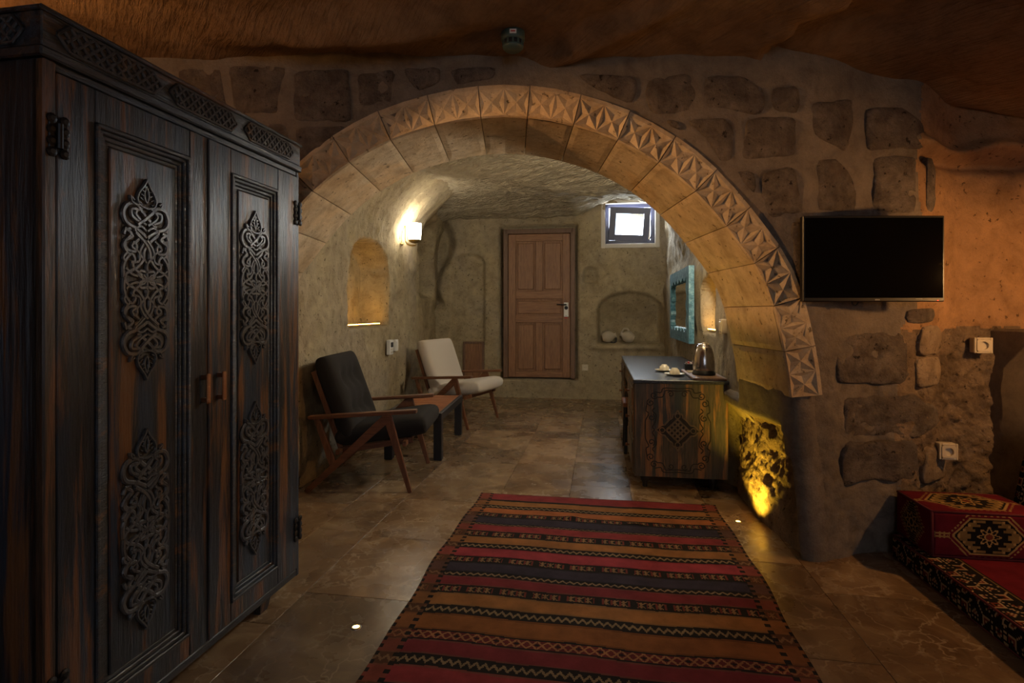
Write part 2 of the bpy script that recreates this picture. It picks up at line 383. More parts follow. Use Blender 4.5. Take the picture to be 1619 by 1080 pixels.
def front_fn(S, Z):
    X = S-3.2
    d = Yw(X)-2.63 + .012*fbm(X*5, Z*5, 3) + .02*fbm(X*1.4, Z*1.4, 9)
    rough = sst(1.98, 2.06, X + .05*fbm(Z*4, Z*2, 4))*(1-sst(1.08, 1.18, Z+.06*fbm(X*6, Z, 2)))
    d = d + rough*(.035*fbm(X*22, Z*22, 21, 5)+.02) + .012*fbm(X*26, Z*26, 6, 3)*sst(1.2, 1.7, X)*(1-sst(.9, 1.2, Z))
    d = d - .05*sst(2.0, 2.12, X)*np.exp(-((Z-2.06+.03*np.sin(X*9))/.035)**2) + .05*sst(2.03, 2.1, X)*np.exp(-((Z-1.99)/.03)**2)
    # eroded patches low on the wall
    d = d + .05*rbox(X, Z, 1.62, 1.98, .40, .52, .05)*(1+fbm(X*9, Z*9, 5))
    return d
def front_mask(S, Z):
    X = S-3.2; return ~inside_arch(X, Z, .07)
wall_front = hf('wall_front', (-3.2, 2.63), (3.6, 2.63), -.05, 3.1, .0125, front_fn, M['plaster'], -1, front_mask)
# back face of the arch wall
def bk_mask(S, Z): return ~inside_arch(S-3.2, Z, .05) & ~((S > 3.2) & (S < 5.0) & (Z < .8))
wb = hf('wall_arch_reverse', (-3.2, YB), (3.8, YB), -.05, 3.1, .05, lambda S, Z: 0*S, M['cave'], 1, bk_mask)
# voussoirs : carved blocks forming ring and soffit
NV = 19; ROWS = 12
def relief(a, c):
    """X of triangular facets in a square cell, a,c in 0..1 ; 0 ridge .. 1 deep"""
    d1 = abs(a-c); d2 = abs(a+c-1); e = min(a, 1-a, c, 1-c)
    return max(0, min(d1, d2, 1.6*e))
for k in range(NV):
    t0, t1 = ARCL*k/NV+.002, ARCL*(k+1)/NV-.002; b = bmesh.new(); NA = 8
    rows = []
    tone = random.uniform(-.004, .006); weather = random.uniform(.7, 1.1) if k not in (8, 9, 10) else .4
    for i in range(NA+1):
        t = t0+(t1-t0)*i/NA; p, n = arch(t), archn(t); r = []
        r.append((p[0]+n[0]*.03, YB-.002, p[1]+n[1]*.03)); r.append((p[0], YB-.03, p[1]))
        for yy in (3.1, 2.9, 2.75, YF-.010): 
            j = .004*float(fbm(np.array(t*6), np.array(yy*6), k)); e_ = .004 if i in (0, NA) else 0
            r.append((p[0]+n[0]*(j+e_), yy, p[1]+n[1]*(j+e_)))
        r.append((p[0]+n[0]*(RING+.006), YF+.04, p[1]+n[1]*(RING+.006)))
        rows.append([b.verts.new(q) for q in r])
    for r0, r1 in zip(rows, rows[1:]):
        for j in range(len(r0)-1):
            if j != 5: b.faces.new((r0[j], r0[j+1], r1[j+1], r1[j]))
    def fp(tt, off, dep): p, n = arch(tt), archn(tt); return b.verts.new((p[0]+n[0]*off, YF-.024+tone+dep, p[1]+n[1]*off))
    NCELL = 2; tl = (t1-t0)/NCELL; LO, HI = .006, RING-.016
    for q_ in range(NCELL):
        a0, a1 = t0+tl*q_, t0+tl*(q_+1); am = (a0+a1)/2; om = (LO+HI)/2
        C = [fp(a0, LO, 0), fp(a1, LO, 0), fp(a1, HI, 0), fp(a0, HI, 0)]; mid = fp(am, om, .0); deep = .018*weather
        ed = [(C[0], C[1], am, LO), (C[1], C[2], a1, om), (C[2], C[3], am, HI), (C[3], C[0], a0, om)]
        for va, vb, et, eo in ed:
            w_ = fp((am+2*et)/3, (om+2*eo)/3, deep)
            for tri in ((va, vb, w_), (vb, mid, w_), (mid, va, w_)): b.faces.new(tri)
        # plain fillet between facets and the outer rim, and the inner arris
        R0, R1 = fp(a0, RING+.004, .004), fp(a1, RING+.004, .004); b.faces.new((C[3], C[2], R1, R0))
        I0, I1 = fp(a0, 0, .012), fp(a1, 0, .012); b.faces.new((I0, I1, C[1], C[0]))
    for r, fl_ in ((rows[0], False), (rows[-1], True)):
        q = [b.verts.new(v_.co) for v_ in r]; b.faces.new(q[::-1] if not fl_ else q)
    bmesh.ops.recalc_face_normals(b, faces=b.faces)
    me = bpy.data.meshes.new('voussoir'); b.to_mesh(me); b.free(); link('voussoir', me, M['voussoir'], wall_front)
# jambs below the ring
def jamb(side, name):
    zs = np.linspace(-.03, ZSP+.02, 80)
    plan = [(.17, .035), (.12, .004), (.07, -.006), (.03, .004), (.008, .03), (0, .07)]+[(0, y) for y in np.linspace(.09, 1.0 if side > 0 else .68, 90)]
    o = np.array(plan); Zg, K = np.meshgrid(zs, np.arange(len(plan)), indexing='ij')
    dx = o[K, 0]; yy = YF+o[K, 1]
    top = .66-.04*(yy-2.7) - .30*(1-sst(2.66, 2.74, yy))
    rec = (1-sst(-.075, .0, Zg-top))*sst(.02, .10, o[K, 1])
    rough = .10*rec*(.35+.65*sst(.0, .45, Zg)) + rec*(.030*fbm(yy*9, Zg*9, 17, 3)+.028*fbm(yy*30, Zg*26, 19, 4))*sst(.02, .2, Zg)
    if side < 0: rough = rough*.2
    X = ACX+side*(jambx(Zg)+dx+rough + .006*fbm(yy*7, Zg*7, 8) + .16*np.clip(yy-3.2, 0, 1) + .16*sst(3.22, 3.32, yy)*sst(.67, .74, Zg))
    me = grid_mesh(name, X, yy, Zg, flip=side > 0); o_ = struct(link(name, me, [M['plaster'], M['rough']], smooth=True))
    rc = (rec[:-1, :-1]+rec[1:, 1:])/2; me.polygons.foreach_set('material_index', (rc > .5).astype(np.int32).ravel()); return o_
jr = jamb(1, 'wall_arch_jamb_right'); jamb(-1, 'wall_arch_jamb_left')

# ---- field stones of the arch wall, traced outlines
stones = [
 [(463,113),(552,110),(558,194),(466,193)], [(562,118),(623,113),(621,166),(570,170)], [(635,110),(697,108),(697,133),(667,144),(644,133)],
 [(706,110),(786,107),(782,124),(722,136)], [(360,106),(455,104),(442,180),(373,182)], [(468,203),(550,200),(530,222),(490,250),(470,262)],
 [(368,192),(455,198),(456,255),(380,250)], [(280,110),(350,108),(362,180),(290,175)],
 [(910,119),(1008,121),(1005,163),(967,158),(943,142)], [(1026,124),(1091,118),(1101,148),(1094,178),(1035,182),(1018,157)],
 [(1112,121),(1174,121),(1208,139),(1207,182),(1168,178),(1112,169)], [(1220,138),(1265,136),(1265,178),(1220,178)],
 [(1084,190),(1142,187),(1159,199),(1158,255),(1145,261),(1121,228)], [(1177,190),(1257,182),(1259,246),(1171,253)],
 [(1050,189),(1075,194),(1075,210),(1060,200)], [(1161,268),(1193,273),(1195,308),(1176,287)],
 [(1204,273),(1254,261),(1272,338),(1212,345),(1201,314)], [(1276,166),(1353,153),(1356,178),(1344,241),(1279,219)],
 [(1364,172),(1427,169),(1468,196),(1468,234),(1364,240)], [(1284,256),(1326,255),(1356,284),(1361,335),(1287,336)],
 [(1379,249),(1450,246),(1447,338),(1378,336)], [(1465,246),(1492,252),(1489,335),(1465,335)], [(1246,352),(1290,345),(1290,470),(1262,470)],
 [(1309,530),(1434,524),(1437,597),(1426,609),(1312,605)], [(1452,515),(1507,515),(1512,560),(1448,562)], [(1447,566),(1509,566),(1507,610),(1447,613)],
 [(1426,491),(1490,488),(1484,510),(1429,513)], [(1326,627),(1446,622),(1462,636),(1507,647),(1518,674),(1457,693),(1326,685)],
 [(1326,696),(1446,696),(1457,716),(1454,764),(1351,758),(1323,766)], [(1464,712),(1520,708),(1520,766),(1460,766)]]
PALE = {24, 25, 29}
M['stone_pale'] = rock('pale_block', (.27, .20, .14), (.38, .29, .20), (.22, .16, .11), 4, grain=.7, pits=.3, gd=.008)
for k, poly in enumerate(stones):
    cx_, cy_ = np.mean(poly, 0); Yc = float(Yw((cx_-CX)/F*2.68))
    P = [((px-CX)/F*Yc, CAMH+(HORY-py)/F*Yc) for px, py in poly]; n = len(P); per = []
    for i in range(n):
        a, b_ = np.array(P[i]), np.array(P[(i+1) % n]); m = max(2, int(np.linalg.norm(b_-a)/.03))
        for j in range(m): per.append(a+(b_-a)*j/m)
    per = np.array(per)
    for _ in range(1): per = .25*np.roll(per, 1, 0)+.5*per+.25*np.roll(per, -1, 0)      # round the corners
    c0 = per.mean(0); b = bmesh.new(); rings = []
    big = 1.6 if k in (27, 28, 23) else 1.0
    for f_, h_ in ((1.05, -.03), (1.0, -.002), (.95, .005), (.82, .008), (.62, .009), (.4, .009), (.18, .009)):
        q = c0+(per-c0)*f_; x, z = q[:, 0], q[:, 1]
        jit = .014*fbm(x*18, z*18, k)*(f_ > .9)
        dep = Yw(x)+ (.012*fbm(x*5, z*5, 3) + .02*fbm(x*1.4, z*1.4, 9)) - h_ - (f_ < .97)*(.016*big*fbm(x*11, z*11, k+30))
        rings.append([b.verts.new((x[i]+jit[i], dep[i], z[i]+jit[i])) for i in range(len(x))])
    for r0, r1 in zip(rings, rings[1:]):
        for i in range(len(r0)): j = (i+1) % len(r0); b.faces.new((r0[i], r0[j], r1[j], r1[i]))
    b.faces.new(rings[-1]); bmesh.ops.recalc_face_normals(b, faces=b.faces)
    me = bpy.data.meshes.new('stone'); b.to_mesh(me); b.free()
    so = link('stone', me, M['stone_pale'] if k in PALE else M['stone'], wall_front, smooth=True)

# ---- inner room walls
LA, LB = (-1.50, 3.2), (-1.06, 7.9); 
def lw(Y): return -1.50+(Y-3.2)*.0936
LLEN = math.dist(LA, LB)
def left_fn(S, Z):
    Y = 3.2+S*.9957
    d = .035*fbm(S*2, Z*2, 31)+.016*fbm(S*7, Z*7, 33)+.012*fbm(S*20, Z*13, 35, 3)
    d = d + .30*arched(Y, Z, 4.62, 5.66, 1.08, 1.88, .02)
    d = d - .55*np.clip((Z-1.95)/.75, 0, 1)**2.0*(1-.6*sst(6.6, 7.2, Y))
    d = d + .36*rbox(Y+.25*(Z-1.9), Z, 6.85, 7.70, 1.45, 2.38, .08) + .05*sst(7.0, 7.2, Y)
    d = d - .05*sst(5.9, 6.1, Y)*(1-sst(6.5, 6.7, Y))*sst(.3, .6, Z)
    return d
wall_left = hf('wall_inner_left', LA, (LB[0]+.02, LB[1]+.25), -.03, 3.0, .022, left_fn, M['cave'], -1)
RA = (1.40, 3.27); RB = (2.12, 7.75)
def rw(Y): return RA[0]+(Y-RA[1])*(RB[0]-RA[0])/(RB[1]-RA[1])
def right_fn(S, Z):
    Y = RA[1]+S*.9873
    d = .02*fbm(S*2, Z*2, 41)+.012*fbm(S*8, Z*8, 43)
    d = d + .16*arched(Y, Z, 4.12, 4.70, 1.05, 1.50)
    d = d - .42*np.clip((Z-1.9)/.8, 0, 1)**2*(1-sst(5.6, 6.8, Y))
    d = d + (1-sst(.50, .66, Z+.05*(Y-2.9)))*(1-sst(3.7, 3.9, Y))*.09
    d = d + .05*sst(1.5, 1.75, Z)*(.5+fbm(Y*5, Z*5, 47))
    return d
wall_right = hf('wall_inner_right', RA, RB, -.03, 3.0, .022, right_fn, M['cave'], 1)
BA, BB = (-1.35, 7.94), (2.45, 7.42); BD = np.array([BB[0]-BA[0], BB[1]-BA[1]]); BLEN = np.linalg.norm(BD); BD = BD/BLEN; BN = np.array([BD[1], -BD[0]])  # BN towards the camera
def back_s(px):   # along-wall coordinate of an image column
    r = (px-CX)/F; return (BA[0]-r*BA[1])/(r*BD[1]-BD[0])
def back_z(px, py):
    s = back_s(px); return CAMH+(HORY-py)/F*(BA[1]+BD[1]*s)
def back_p(s, z, off=0): return Vector((BA[0]+BD[0]*s+BN[0]*off, BA[1]+BD[1]*s+BN[1]*off, z))
DS0, DS1 = back_s(798), back_s(907); DZ0, DZ1 = back_z(850, 598), back_z(850, 364)
WS0, WS1 = back_s(957), back_s(1036); WZ0, WZ1 = back_z(1000, 385), back_z(1000, 321)
NS0, NS1 = back_s(944), back_s(1050); NZ0, NZ1 = back_z(1000, 543), back_z(1000, 462)
def back_fn(S, Z):
    d = .03*fbm(S*2.2, Z*2.2, 51)+.012*fbm(S*9, Z*9, 53)
    d = d + .16*rbox(S, Z, DS0-.075, DS1+.05, DZ0-.02, DZ1+.075, .012)
    d = d + .07*arched(S, Z, back_s(716), back_s(765), back_z(740, 540), back_z(740, 402), .03)
    d = d + .27*arched(S, Z, NS0+.02, NS1-.03, NZ0, NZ1, .025)*(1-.75*sst(NZ0+.22, NZ1, Z))
    d = d - .05*rbox(S, Z, NS0-.1, NS1+.02, .76-.07, .76-.0, .03)
    d = d + .08*arched(S, Z, back_s(923), back_s(944), back_z(930, 447), back_z(930, 423), .012)
    d = d - .12*sst(back_s(1040), back_s(1062), S)
    d = d + .17*(1-sst(back_s(690), back_s(712), S + .12*np.sin(Z*5)))*sst(1.2, 1.4, Z)
    return d
def back_mask(S, Z): return ~((S > WS0) & (S < WS1) & (Z > WZ0) & (Z < WZ1))
wall_back = hf('wall_inner_back', BA, BB, -.03, 3.0, .02, back_fn, M['backwall'], -1, back_mask)
# ---- inner ceiling
def iceil(X, Y):
    z = 2.66+.07*fbm(X*1.3, Y*1.3, 61)+.03*fbm(X*4, Y*4, 63)
    z = z - .10*sst(6.9, 7.7, Y)*(1-sst(.9, 1.3, X)) + .14*sst(.8, 1.5, X)*sst(6.8, 7.6, Y)
    z = z - .09*np.exp(-((Y-5.6-.5*np.sin(X*1.4))/.30)**2) - .25*np.clip((np.abs(X-.3)-1.0)/1.0, 0, 1)**2
    z = z + .010*np.sin((Y+.25*np.sin(X*1.3))*42+3*fbm(X*3, Y*3, 65))+.02*fbm(X*11, Y*5, 67, 3)
    return z
gx, gy = np.meshgrid(np.linspace(-2, 2.7, 190), np.linspace(3.2, 8.2, 200), indexing='ij')
ceil_in = struct(link('ceiling_inner', grid_mesh('ceiling_inner', gx, gy, iceil(gx, gy), flip=True), M['cavemarks'], smooth=True))
# ---- outer room shell
def oceil(X, Y):
    z = 2.43+.10*np.clip(2.6-Y, 0, 2.2) + .05*fbm(X*1.2, Y*1.5, 71)+.02*fbm(X*5, Y*5, 73)
    z = z - .175*np.clip(X-1.12, 0, 3)**1.05
    # broken ledge: the sheet to the right hangs lower
    e = X-(1.22+.55*np.clip(2.5-Y, 0, .8)) + .03*np.sin(Y*30)
    z = z + .10*sst(-.03, .03, e)
    z = z - .10*np.exp(-((Y-2.30+.1*X)/.09)**2)*sst(-1.5, -.9, X)*(1-sst(-.5, .1, X))
    z = z - .06*np.exp(-(((X-.35)-(2.5-Y)*1.2)/.10)**2)*sst(2.2, 2.35, Y)
    return z
gx, gy = np.meshgrid(np.linspace(-2.6, 3.8, 230), np.linspace(-3.5, 2.9, 230), indexing='ij')
ceiling = struct(link('ceiling', grid_mesh('ceiling', gx, gy, oceil(gx, gy), flip=True), M['ceil'], smooth=True))
wall_l = hf('wall_left', (-1.95, -3.4), (-1.95, 2.8), -.03, 3.2, .05, lambda S, Z: .06*fbm(S*2, Z*2, 81), M['ochre'], -1)
# right side: low masonry bench back, set-back wall above it
LEDX, LEDZ = 2.52, 1.115
lb = MB(); lb.box(LEDX+.08, 3.75, -3.4, 3.1, -.05, LEDZ, .012); ledge = struct(lb.out('wall_right_ledge', M['plaster']))
ledge.rotation_euler = (0, 0, 0)
wall_r = hf('wall_right', (3.1, -3.4), (3.1, 3.0), .9, 3.1, .05, lambda S, Z: .08*fbm(S*2, Z*2, 85), M['ochre'], 1)
# rear wall with an opening for the added fill window (behind the camera, unseen)
def rear_mask(S, Z): return ~((S > 2.4) & (S < 3.9) & (Z > 1.05) & (Z < 2.2))
wall_rear = hf('wall_rear', (3.3, -3.0), (-2.2, -3.0), -.03, 3.0, .075, lambda S, Z: .04*fbm(S*2, Z*2, 91), M['ochre'], -1, rear_mask)
# solid rock round the rooms (keeps the sky out)
sh = MB(); sh.box(-3.4, 4.0, -3.7, 8.35, 3.12, 3.4); sh.box(-3.5, -3.3, -3.7, 8.35, -.2, 3.4); sh.box(3.9, 4.1, -3.7, 8.35, -.2, 3.4)
WX0, WX1 = back_p(WS0, 0).x-.1, back_p(WS1, 0).x+.1
sh.box(-3.4, WX0, 8.25, 8.35, -.2, 3.4); sh.box(WX1, 4.0, 8.25, 8.35, -.2, 3.4); sh.box(WX0, WX1, 8.25, 8.35, -.2, WZ0-.1); sh.box(WX0, WX1, 8.25, 8.35, WZ1+.12, 3.4)
struct(sh.out('wall_rock_mass', M['cave']))
# front wall right of the stones is ochre rock: separate skin material by face position
wf = wall_front.data; wf.materials.append(M['ochre']); wf.materials.append(M['rough'])
co = np.empty(len(wf.vertices)*3); wf.vertices.foreach_get('co', co); co = co.reshape(-1, 3)
vi = np.empty(len(wf.polygons)*4, int); wf.polygons.foreach_get('vertices', vi); cc = co[vi.reshape(-1, 4)].mean(1)
edge = 2.05 + .05*fbm(cc[:, 2]*5, cc[:, 2]*2, 4) - .12*sst(1.3, 1.1, cc[:, 2])
mi = np.where(cc[:, 0] > edge, 1, 0); mi = np.where((cc[:, 0] > edge) & (cc[:, 2] < 1.12+.05*fbm(cc[:, 0]*9, cc[:, 2]*9, 3)), 2, mi)
wf.polygons.foreach_set('material_index', mi.astype(np.int32))

# ---- window 1: reveal, frame, tilted casement, pane
WC = empty('window_1', back_p((WS0+WS1)/2, WZ0, 0), math.atan2(BD[1], BD[0])); struct(WC)
ww, wh = WS1-WS0, WZ1-WZ0
m = MB()
for x0, x1, z0, z1 in ((-ww/2-.06, -ww/2, -.06, wh+.06), (ww/2, ww/2+.06, -.06, wh+.06), (-ww/2, ww/2, -.06, 0), (-ww/2, ww/2, wh, wh+.06)):
    m.box(x0, x1, -.012, .62, z0, z1, .008)
m.out('window_reveal', M['winplaster'], WC)
m = MB(); fw = .055
for x0, x1, z0, z1 in ((-ww/2, -ww/2+fw, 0, wh), (ww/2-fw, ww/2, 0, wh), (-ww/2, ww/2, 0, fw), (-ww/2, ww/2, wh-fw, wh)): m.box(x0, x1, .07, .13, z0, z1, .005)
m.out('window_frame', M['winframe'], WC)
R = Matrix.Translation((-.02, .09, .05)) @ Matrix.Rotation(rad(13), 4, 'X') @ Matrix.Rotation(rad(3), 4, 'Y')
cw, ch, ft = ww-.13, wh-.10, .085; m = MB()
for x0, x1, z0, z1 in ((-cw/2, -cw/2+ft, 0, ch), (cw/2-ft, cw/2, 0, ch), (-cw/2+ft, cw/2-ft, 0, ft), (-cw/2+ft, cw/2-ft, ch-ft, ch)): m.box(x0, x1, -.025, .025, z0, z1, .004, R)
cs = m.out('casement', M['winframe'], WC)
m = MB(); m.box(-cw/2+ft-.01, cw/2-ft+.01, -.004, .004, ft-.01, ch-ft+.01, 0, R); m.out('pane', M['glass'], WC)
m = MB(); m.tube([(ww/2-.09, .05, .02), (ww/2-.05, -.06, .12), (ww/2-.07, -.09, .30)], .008, 6); m.out('stay_bar', M['winframe'], WC)
# added window for the fill light (behind the camera, unseen): frame and mullion
W2 = struct(empty('fill_window', (.15, -3.0, 1.05))); m = MB()
for x0, x1, z0, z1 in ((-.75, -.69, 0, 1.15), (.69, .75, 0, 1.15), (-.75, .75, 0, .06), (-.75, .75, 1.09, 1.15), (-.03, .03, 0, 1.15)): m.box(x0, x1, -.04, .04, z0, z1, .004)
m.out('window_frame', M['winframe'], W2)

# ---- door in the back wall
DR = struct(empty('door_1', back_p((DS0+DS1)/2, DZ0, -.05), math.atan2(BD[1], BD[0]))); dw, dh = DS1-DS0, DZ1-DZ0
m = MB()
for x0, x1, z0, z1 in ((-dw/2-.02, -dw/2+.045, 0, dh+.02), (dw/2-.045, dw/2+.02, 0, dh+.02), (-dw/2, dw/2, dh-.045, dh+.02)): m.box(x0, x1, -.05, .06, z0, z1, .005)
m.out('door_frame', M['doorframe'], DR)
lx0, lx1 = -dw/2+.05, dw/2-.05; st = .105
def dz(f): return f*dh
leaf = MB().box(lx0, lx1, .0, .02, .01, dh-.05).out('door_leaf', M['door'], DR)
zr = [(.01, .095), (.40*dh-.05, .40*dh+.05), (.56*dh-.05, .56*dh+.06), (dh-.15, dh-.05)]
for x0, x1 in ((lx0, lx0+st), (lx1-st, lx1)): MB().box(x0, x1, -.028, 0, .01, dh-.05, .004).out('stile', M['door'], DR)
for z0, z1 in zr: MB().box(lx0+st, lx1-st, -.026, 0, z0, z1, .004).out('rail', M['door_rail'], DR)
for z0, z1 in ((zr[0][1], zr[1][0]), (zr[2][1], zr[3][0])):
    MB().box(-.05, .05, -.026, 0, z0, z1, .004).out('muntin', M['door'], DR)
    for a, b_ in ((lx0+st, -.05), (.05, lx1-st)): MB().box(a+.025, b_-.025, -.014, 0, z0+.025, z1-.025, .01).out('door_panel', M['door'], DR)
MB().box(lx0+st+.025, lx1-st-.025, -.014, 0, zr[1][1]+.025, zr[2][0]-.025, .01).out('door_panel', M['door_rail'], DR)
hx = lx1-.055; hz = .42*dh+.04+.02
pl = MB().box(hx-.032, hx+.032, -.045, -.028, hz-.07, hz+.13, .004).out('handle_plate', M['white'], DR)
h_ = MB(); h_.tube([(hx, -.04, hz+.10), (hx, -.085, hz+.10), (hx-.03, -.09, hz+.10), (hx-.13, -.09, hz+.102)], .009, 8); h_.out('handle', M['iron'], DR, True)
MB().lathe([(.024, -.01), (.026, 0), (.018, .012)], 16, Matrix.Translation((hx, -.052, hz+.055)) @ Matrix.Rotation(rad(90), 4, 'X')).out('lock_knob', M['iron'], DR)
MB().box(hx-.022, hx+.022, -.050, -.044, hz-.095, hz-.075, .002).out('lock_label', M['redmark'], DR)
MB().box(hx-.016, hx+.016, -.047, -.045, hz-.058, hz-.052).out('plate_mark', M['grey'], DR)

# ================================================================== WARDROBE
exec_order = None
def mirror4(p): return p
WN = (-1.119, 1.296, 0)
wd = empty('wardrobe', WN, rad(90-10.1), 'tall distressed black wooden wardrobe with two carved doors', 'wardrobe')
WL, WDp, WZ0_, WZ1_ = 1.09, .56, .065, 1.81
m = MB(); m.box(0, .03, .012, WDp, WZ0_, WZ1_, .003); m.out('side_panel', M['wardrobe'], wd)
m = MB(); m.box(WL-.03, WL, .012, WDp, WZ0_, WZ1_, .003); m.out('side_panel', M['wardrobe'], wd)
MB().box(.03, WL-.03, WDp-.02, WDp, WZ0_, WZ1_).out('back_panel', M['wardrobe'], wd)
MB().box(.0, WL, .0, WDp, WZ0_, WZ0_+.03, .004).out('base_board', M['wardrobe_h'], wd)
MB().box(.0, .032, -.006, .03, WZ0_, WZ1_, .004).out('corner_post', M['post'], wd)
MB().box(WL-.018, WL, -.002, .03, WZ0_, WZ1_, .003).out('corner_post', M['wardrobe'], wd)
MB().box(.03, WL-.02, .0, .03, 1.79, WZ1_, .002).out('top_rail', M['wardrobe_h'], wd)
# cornice
m = MB(); m.box(-.012, WL+.004, -.014, WDp+.01, 1.81, 1.835, .004); m.box(-.006, WL, -.008, WDp, 1.835, 1.92, .003); m.box(-.014, WL+.006, -.016, WDp+.01, 1.917, 1.93, .003)
cor = m.out('cornice', M['wardrobe_h'], wd)
def lattice(mb, x0, x1, z0, z1, y, n, T=None):
    H_ = z1-z0; sk = H_*.5; p = (x1-x0-sk)/n
    def cl(xa, za, xb, zb): mb.ribbon([(xa, za), (xb, zb)], .009, .006, y)
    # outline with pointed ends
    zc = (z0+z1)/2
    out = [(x0+sk, z1), (x1-sk, z1), (x1, zc), (x1-sk, z0), (x0+sk, z0), (x0, zc)]
    for i in range(6): cl(*out[i], *out[(i+1) % 6])
    step = H_/2
    k = x0-H_
    while k < x1+H_:
        for sgn in (1, -1):
            xs = []
            for tt in np.linspace(0, 1, 13):
                xx = k+H_*tt; zz = z0+H_*tt if sgn > 0 else z1-H_*tt
                lim = sk*(abs(zz-zc)/(H_/2))
                if x0+lim <= xx <= x1-lim: xs.append((xx, zz))
            if len(xs) > 1: cl(*xs[0], *xs[-1])
        k += step
for x0, x1 in ((.03, .345), (.374, .68), (.72, 1.035)):
    g = MB(); lattice(g, x0, x1, 1.846, 1.910, -.008, 6); g.out('lattice', M['carving'], cor)
# lattice + carving of the end panel (faces the room)
def to_end(mb):
    bmesh.ops.transform(mb.bm, matrix=Matrix(((0, 1, 0, 0), (-1, 0, 0, 0), (0, 0, 1, 0), (0, 0, 0, 1))) , verts=mb.bm.verts); return mb
def end_out(mb, name, mat, xoff):
    # shapes drawn in xz with outward -y -> wardrobe end: outward -x ; drawn x becomes y
    for v_ in mb.bm.verts: x, y, z = v_.co; v_.co = (y+xoff, x, z)
    return mb.out(name, mat, wd)
g = MB(); lattice(g, .04, .27, 1.846, 1.910, 0, 4); o = end_out(g, 'lattice', M['carving'], -.006)
g = MB(); lattice(g, .30, .53, 1.846, 1.910, 0, 4); o = end_out(g, 'lattice', M['carving'], -.006)

# arabesque carving: half curves (mirrored), unit = half width, centre at 0
ARA = [
 ([(0, 1.72), (.45, 2.02), (.86, 2.2), (1.0, 2.55), (.82, 2.93), (.45, 2.98), (.2, 2.72), (-.12, 2.42), (-.42, 2.18)], .17),
 ([(.18, 2.92), (.48, 2.66), (.30, 2.40), (.02, 2.22)], .13),
 ([(.95, 1.98), (.62, 1.70), (.92, 1.48), (.86, 1.16), (.52, 1.10), (.45, 1.36), (.62, 1.46)], .14),
 ([(-.52, 1.86), (-.1, 1.50), (.12, 1.15), (.16, .82), (.42, .48), (.86, .22), (.98, 0)], .15),
 ([(.0, 1.60), (.22, 1.32), (.30, 1.0), (.05, .72), (-.02, .46), (.06, .3)], .13),
 ([(.98, .02), (1.0, .42), (.90, .74), (.68, .98), (.52, .78), (.62, .55), (.46, .34), (.2, .16)], .14),
 ([(.70, 1.72), (1.0, 1.30), (.74, .92)], .12),
 ([(.0, .30), (.28, .34), (.34, .14), (.12, .04), (0, 0)], .15),
]
ARA += [([(.30, 2.30), (.62, 2.48), (.66, 2.76), (.40, 2.80)], .13), ([(.0, 1.98), (.26, 2.14), (.52, 1.98), (.30, 1.74), (.12, 1.56)], .12), ([(.34, 1.62), (.66, 1.30), (.34, 1.06), (.36, .72), (.70, .66)], .12), ([(.98, 1.72), (.90, 1.92), (.70, 1.98)], .13), ([(.92, .42), (.68, .20), (.40, .12)], .12), ([(.86, 1.02), (1.0, .82), (.90, .62)], .12)]
SIL = [(0, 3.9), (.24, 3.5), (.40, 3.15), (.72, 3.05), (.98, 2.85), (1.05, 2.5), (.98, 2.2), (1.03, 1.9), (1.0, 1.4), (1.03, .9), (1.02, .4), (1.02, 0)]
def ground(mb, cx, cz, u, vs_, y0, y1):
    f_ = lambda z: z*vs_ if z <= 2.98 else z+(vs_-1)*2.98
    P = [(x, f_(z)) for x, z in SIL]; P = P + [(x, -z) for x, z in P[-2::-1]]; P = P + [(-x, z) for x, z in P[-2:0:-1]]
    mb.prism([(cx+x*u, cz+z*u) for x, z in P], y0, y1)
def finial(mb, cx, cz, u, sgn, h):
    out = [(-.02, 4.0), (.14, 3.72), (.34, 3.46), (.42, 3.2), (.30, 2.98), (0, 2.9)]
    pts = out + [(-x, z) for x, z in out[::-1]]
    mb.ribbon(cr([(cx+x*u, cz+sgn*z*u) for x, z in pts], 3), .10*u, h)
    mb.ribbon(cr([(cx+x*u, cz+sgn*z*u) for x, z in [(0, 3.75), (.10, 3.42), (0, 3.12), (-.10, 3.42), (0, 3.75)]], 3), .09*u, h*.8)
    for s_ in (1, -1):
        mb.ribbon(cr([(cx+s_*x*u, cz+sgn*z*u) for x, z in [(.36, 2.98), (.62, 3.02), (.72, 3.24), (.55, 3.12)]], 3), .10*u, h)
        for q in range(5):
            a, z_ = .34-.045*q, 3.12+.15*q
            mb.ribbon([(cx+s_*a*u, cz+sgn*z_*u), (cx+s_*(a-.12)*u, cz+sgn*(z_-.06)*u)], .06*u, h*.8)
def arabesque(mb, cx, cz, u, h=.008, vs_=1.0):
    for pts, wdt in ARA:
        c = cr(pts, 5)
        for sx in (1, -1):
            for sz in (1, -1):
                mb.ribbon([(cx+sx*x*u, cz+sz*z*u*vs_) for x, z in c], 1.12*wdt*u, h*(1 if (sx*sz > 0) else .82))
    for sz in (1, -1): finial(mb, cx, cz+sz*(vs_-1)*2.98*u, u, sz, h)
    for a in range(8):
        t = a*math.pi/4; mb.ribbon([(cx, cz), (cx+.26*u*math.cos(t), cz+.26*u*math.sin(t))], .12*u, h)
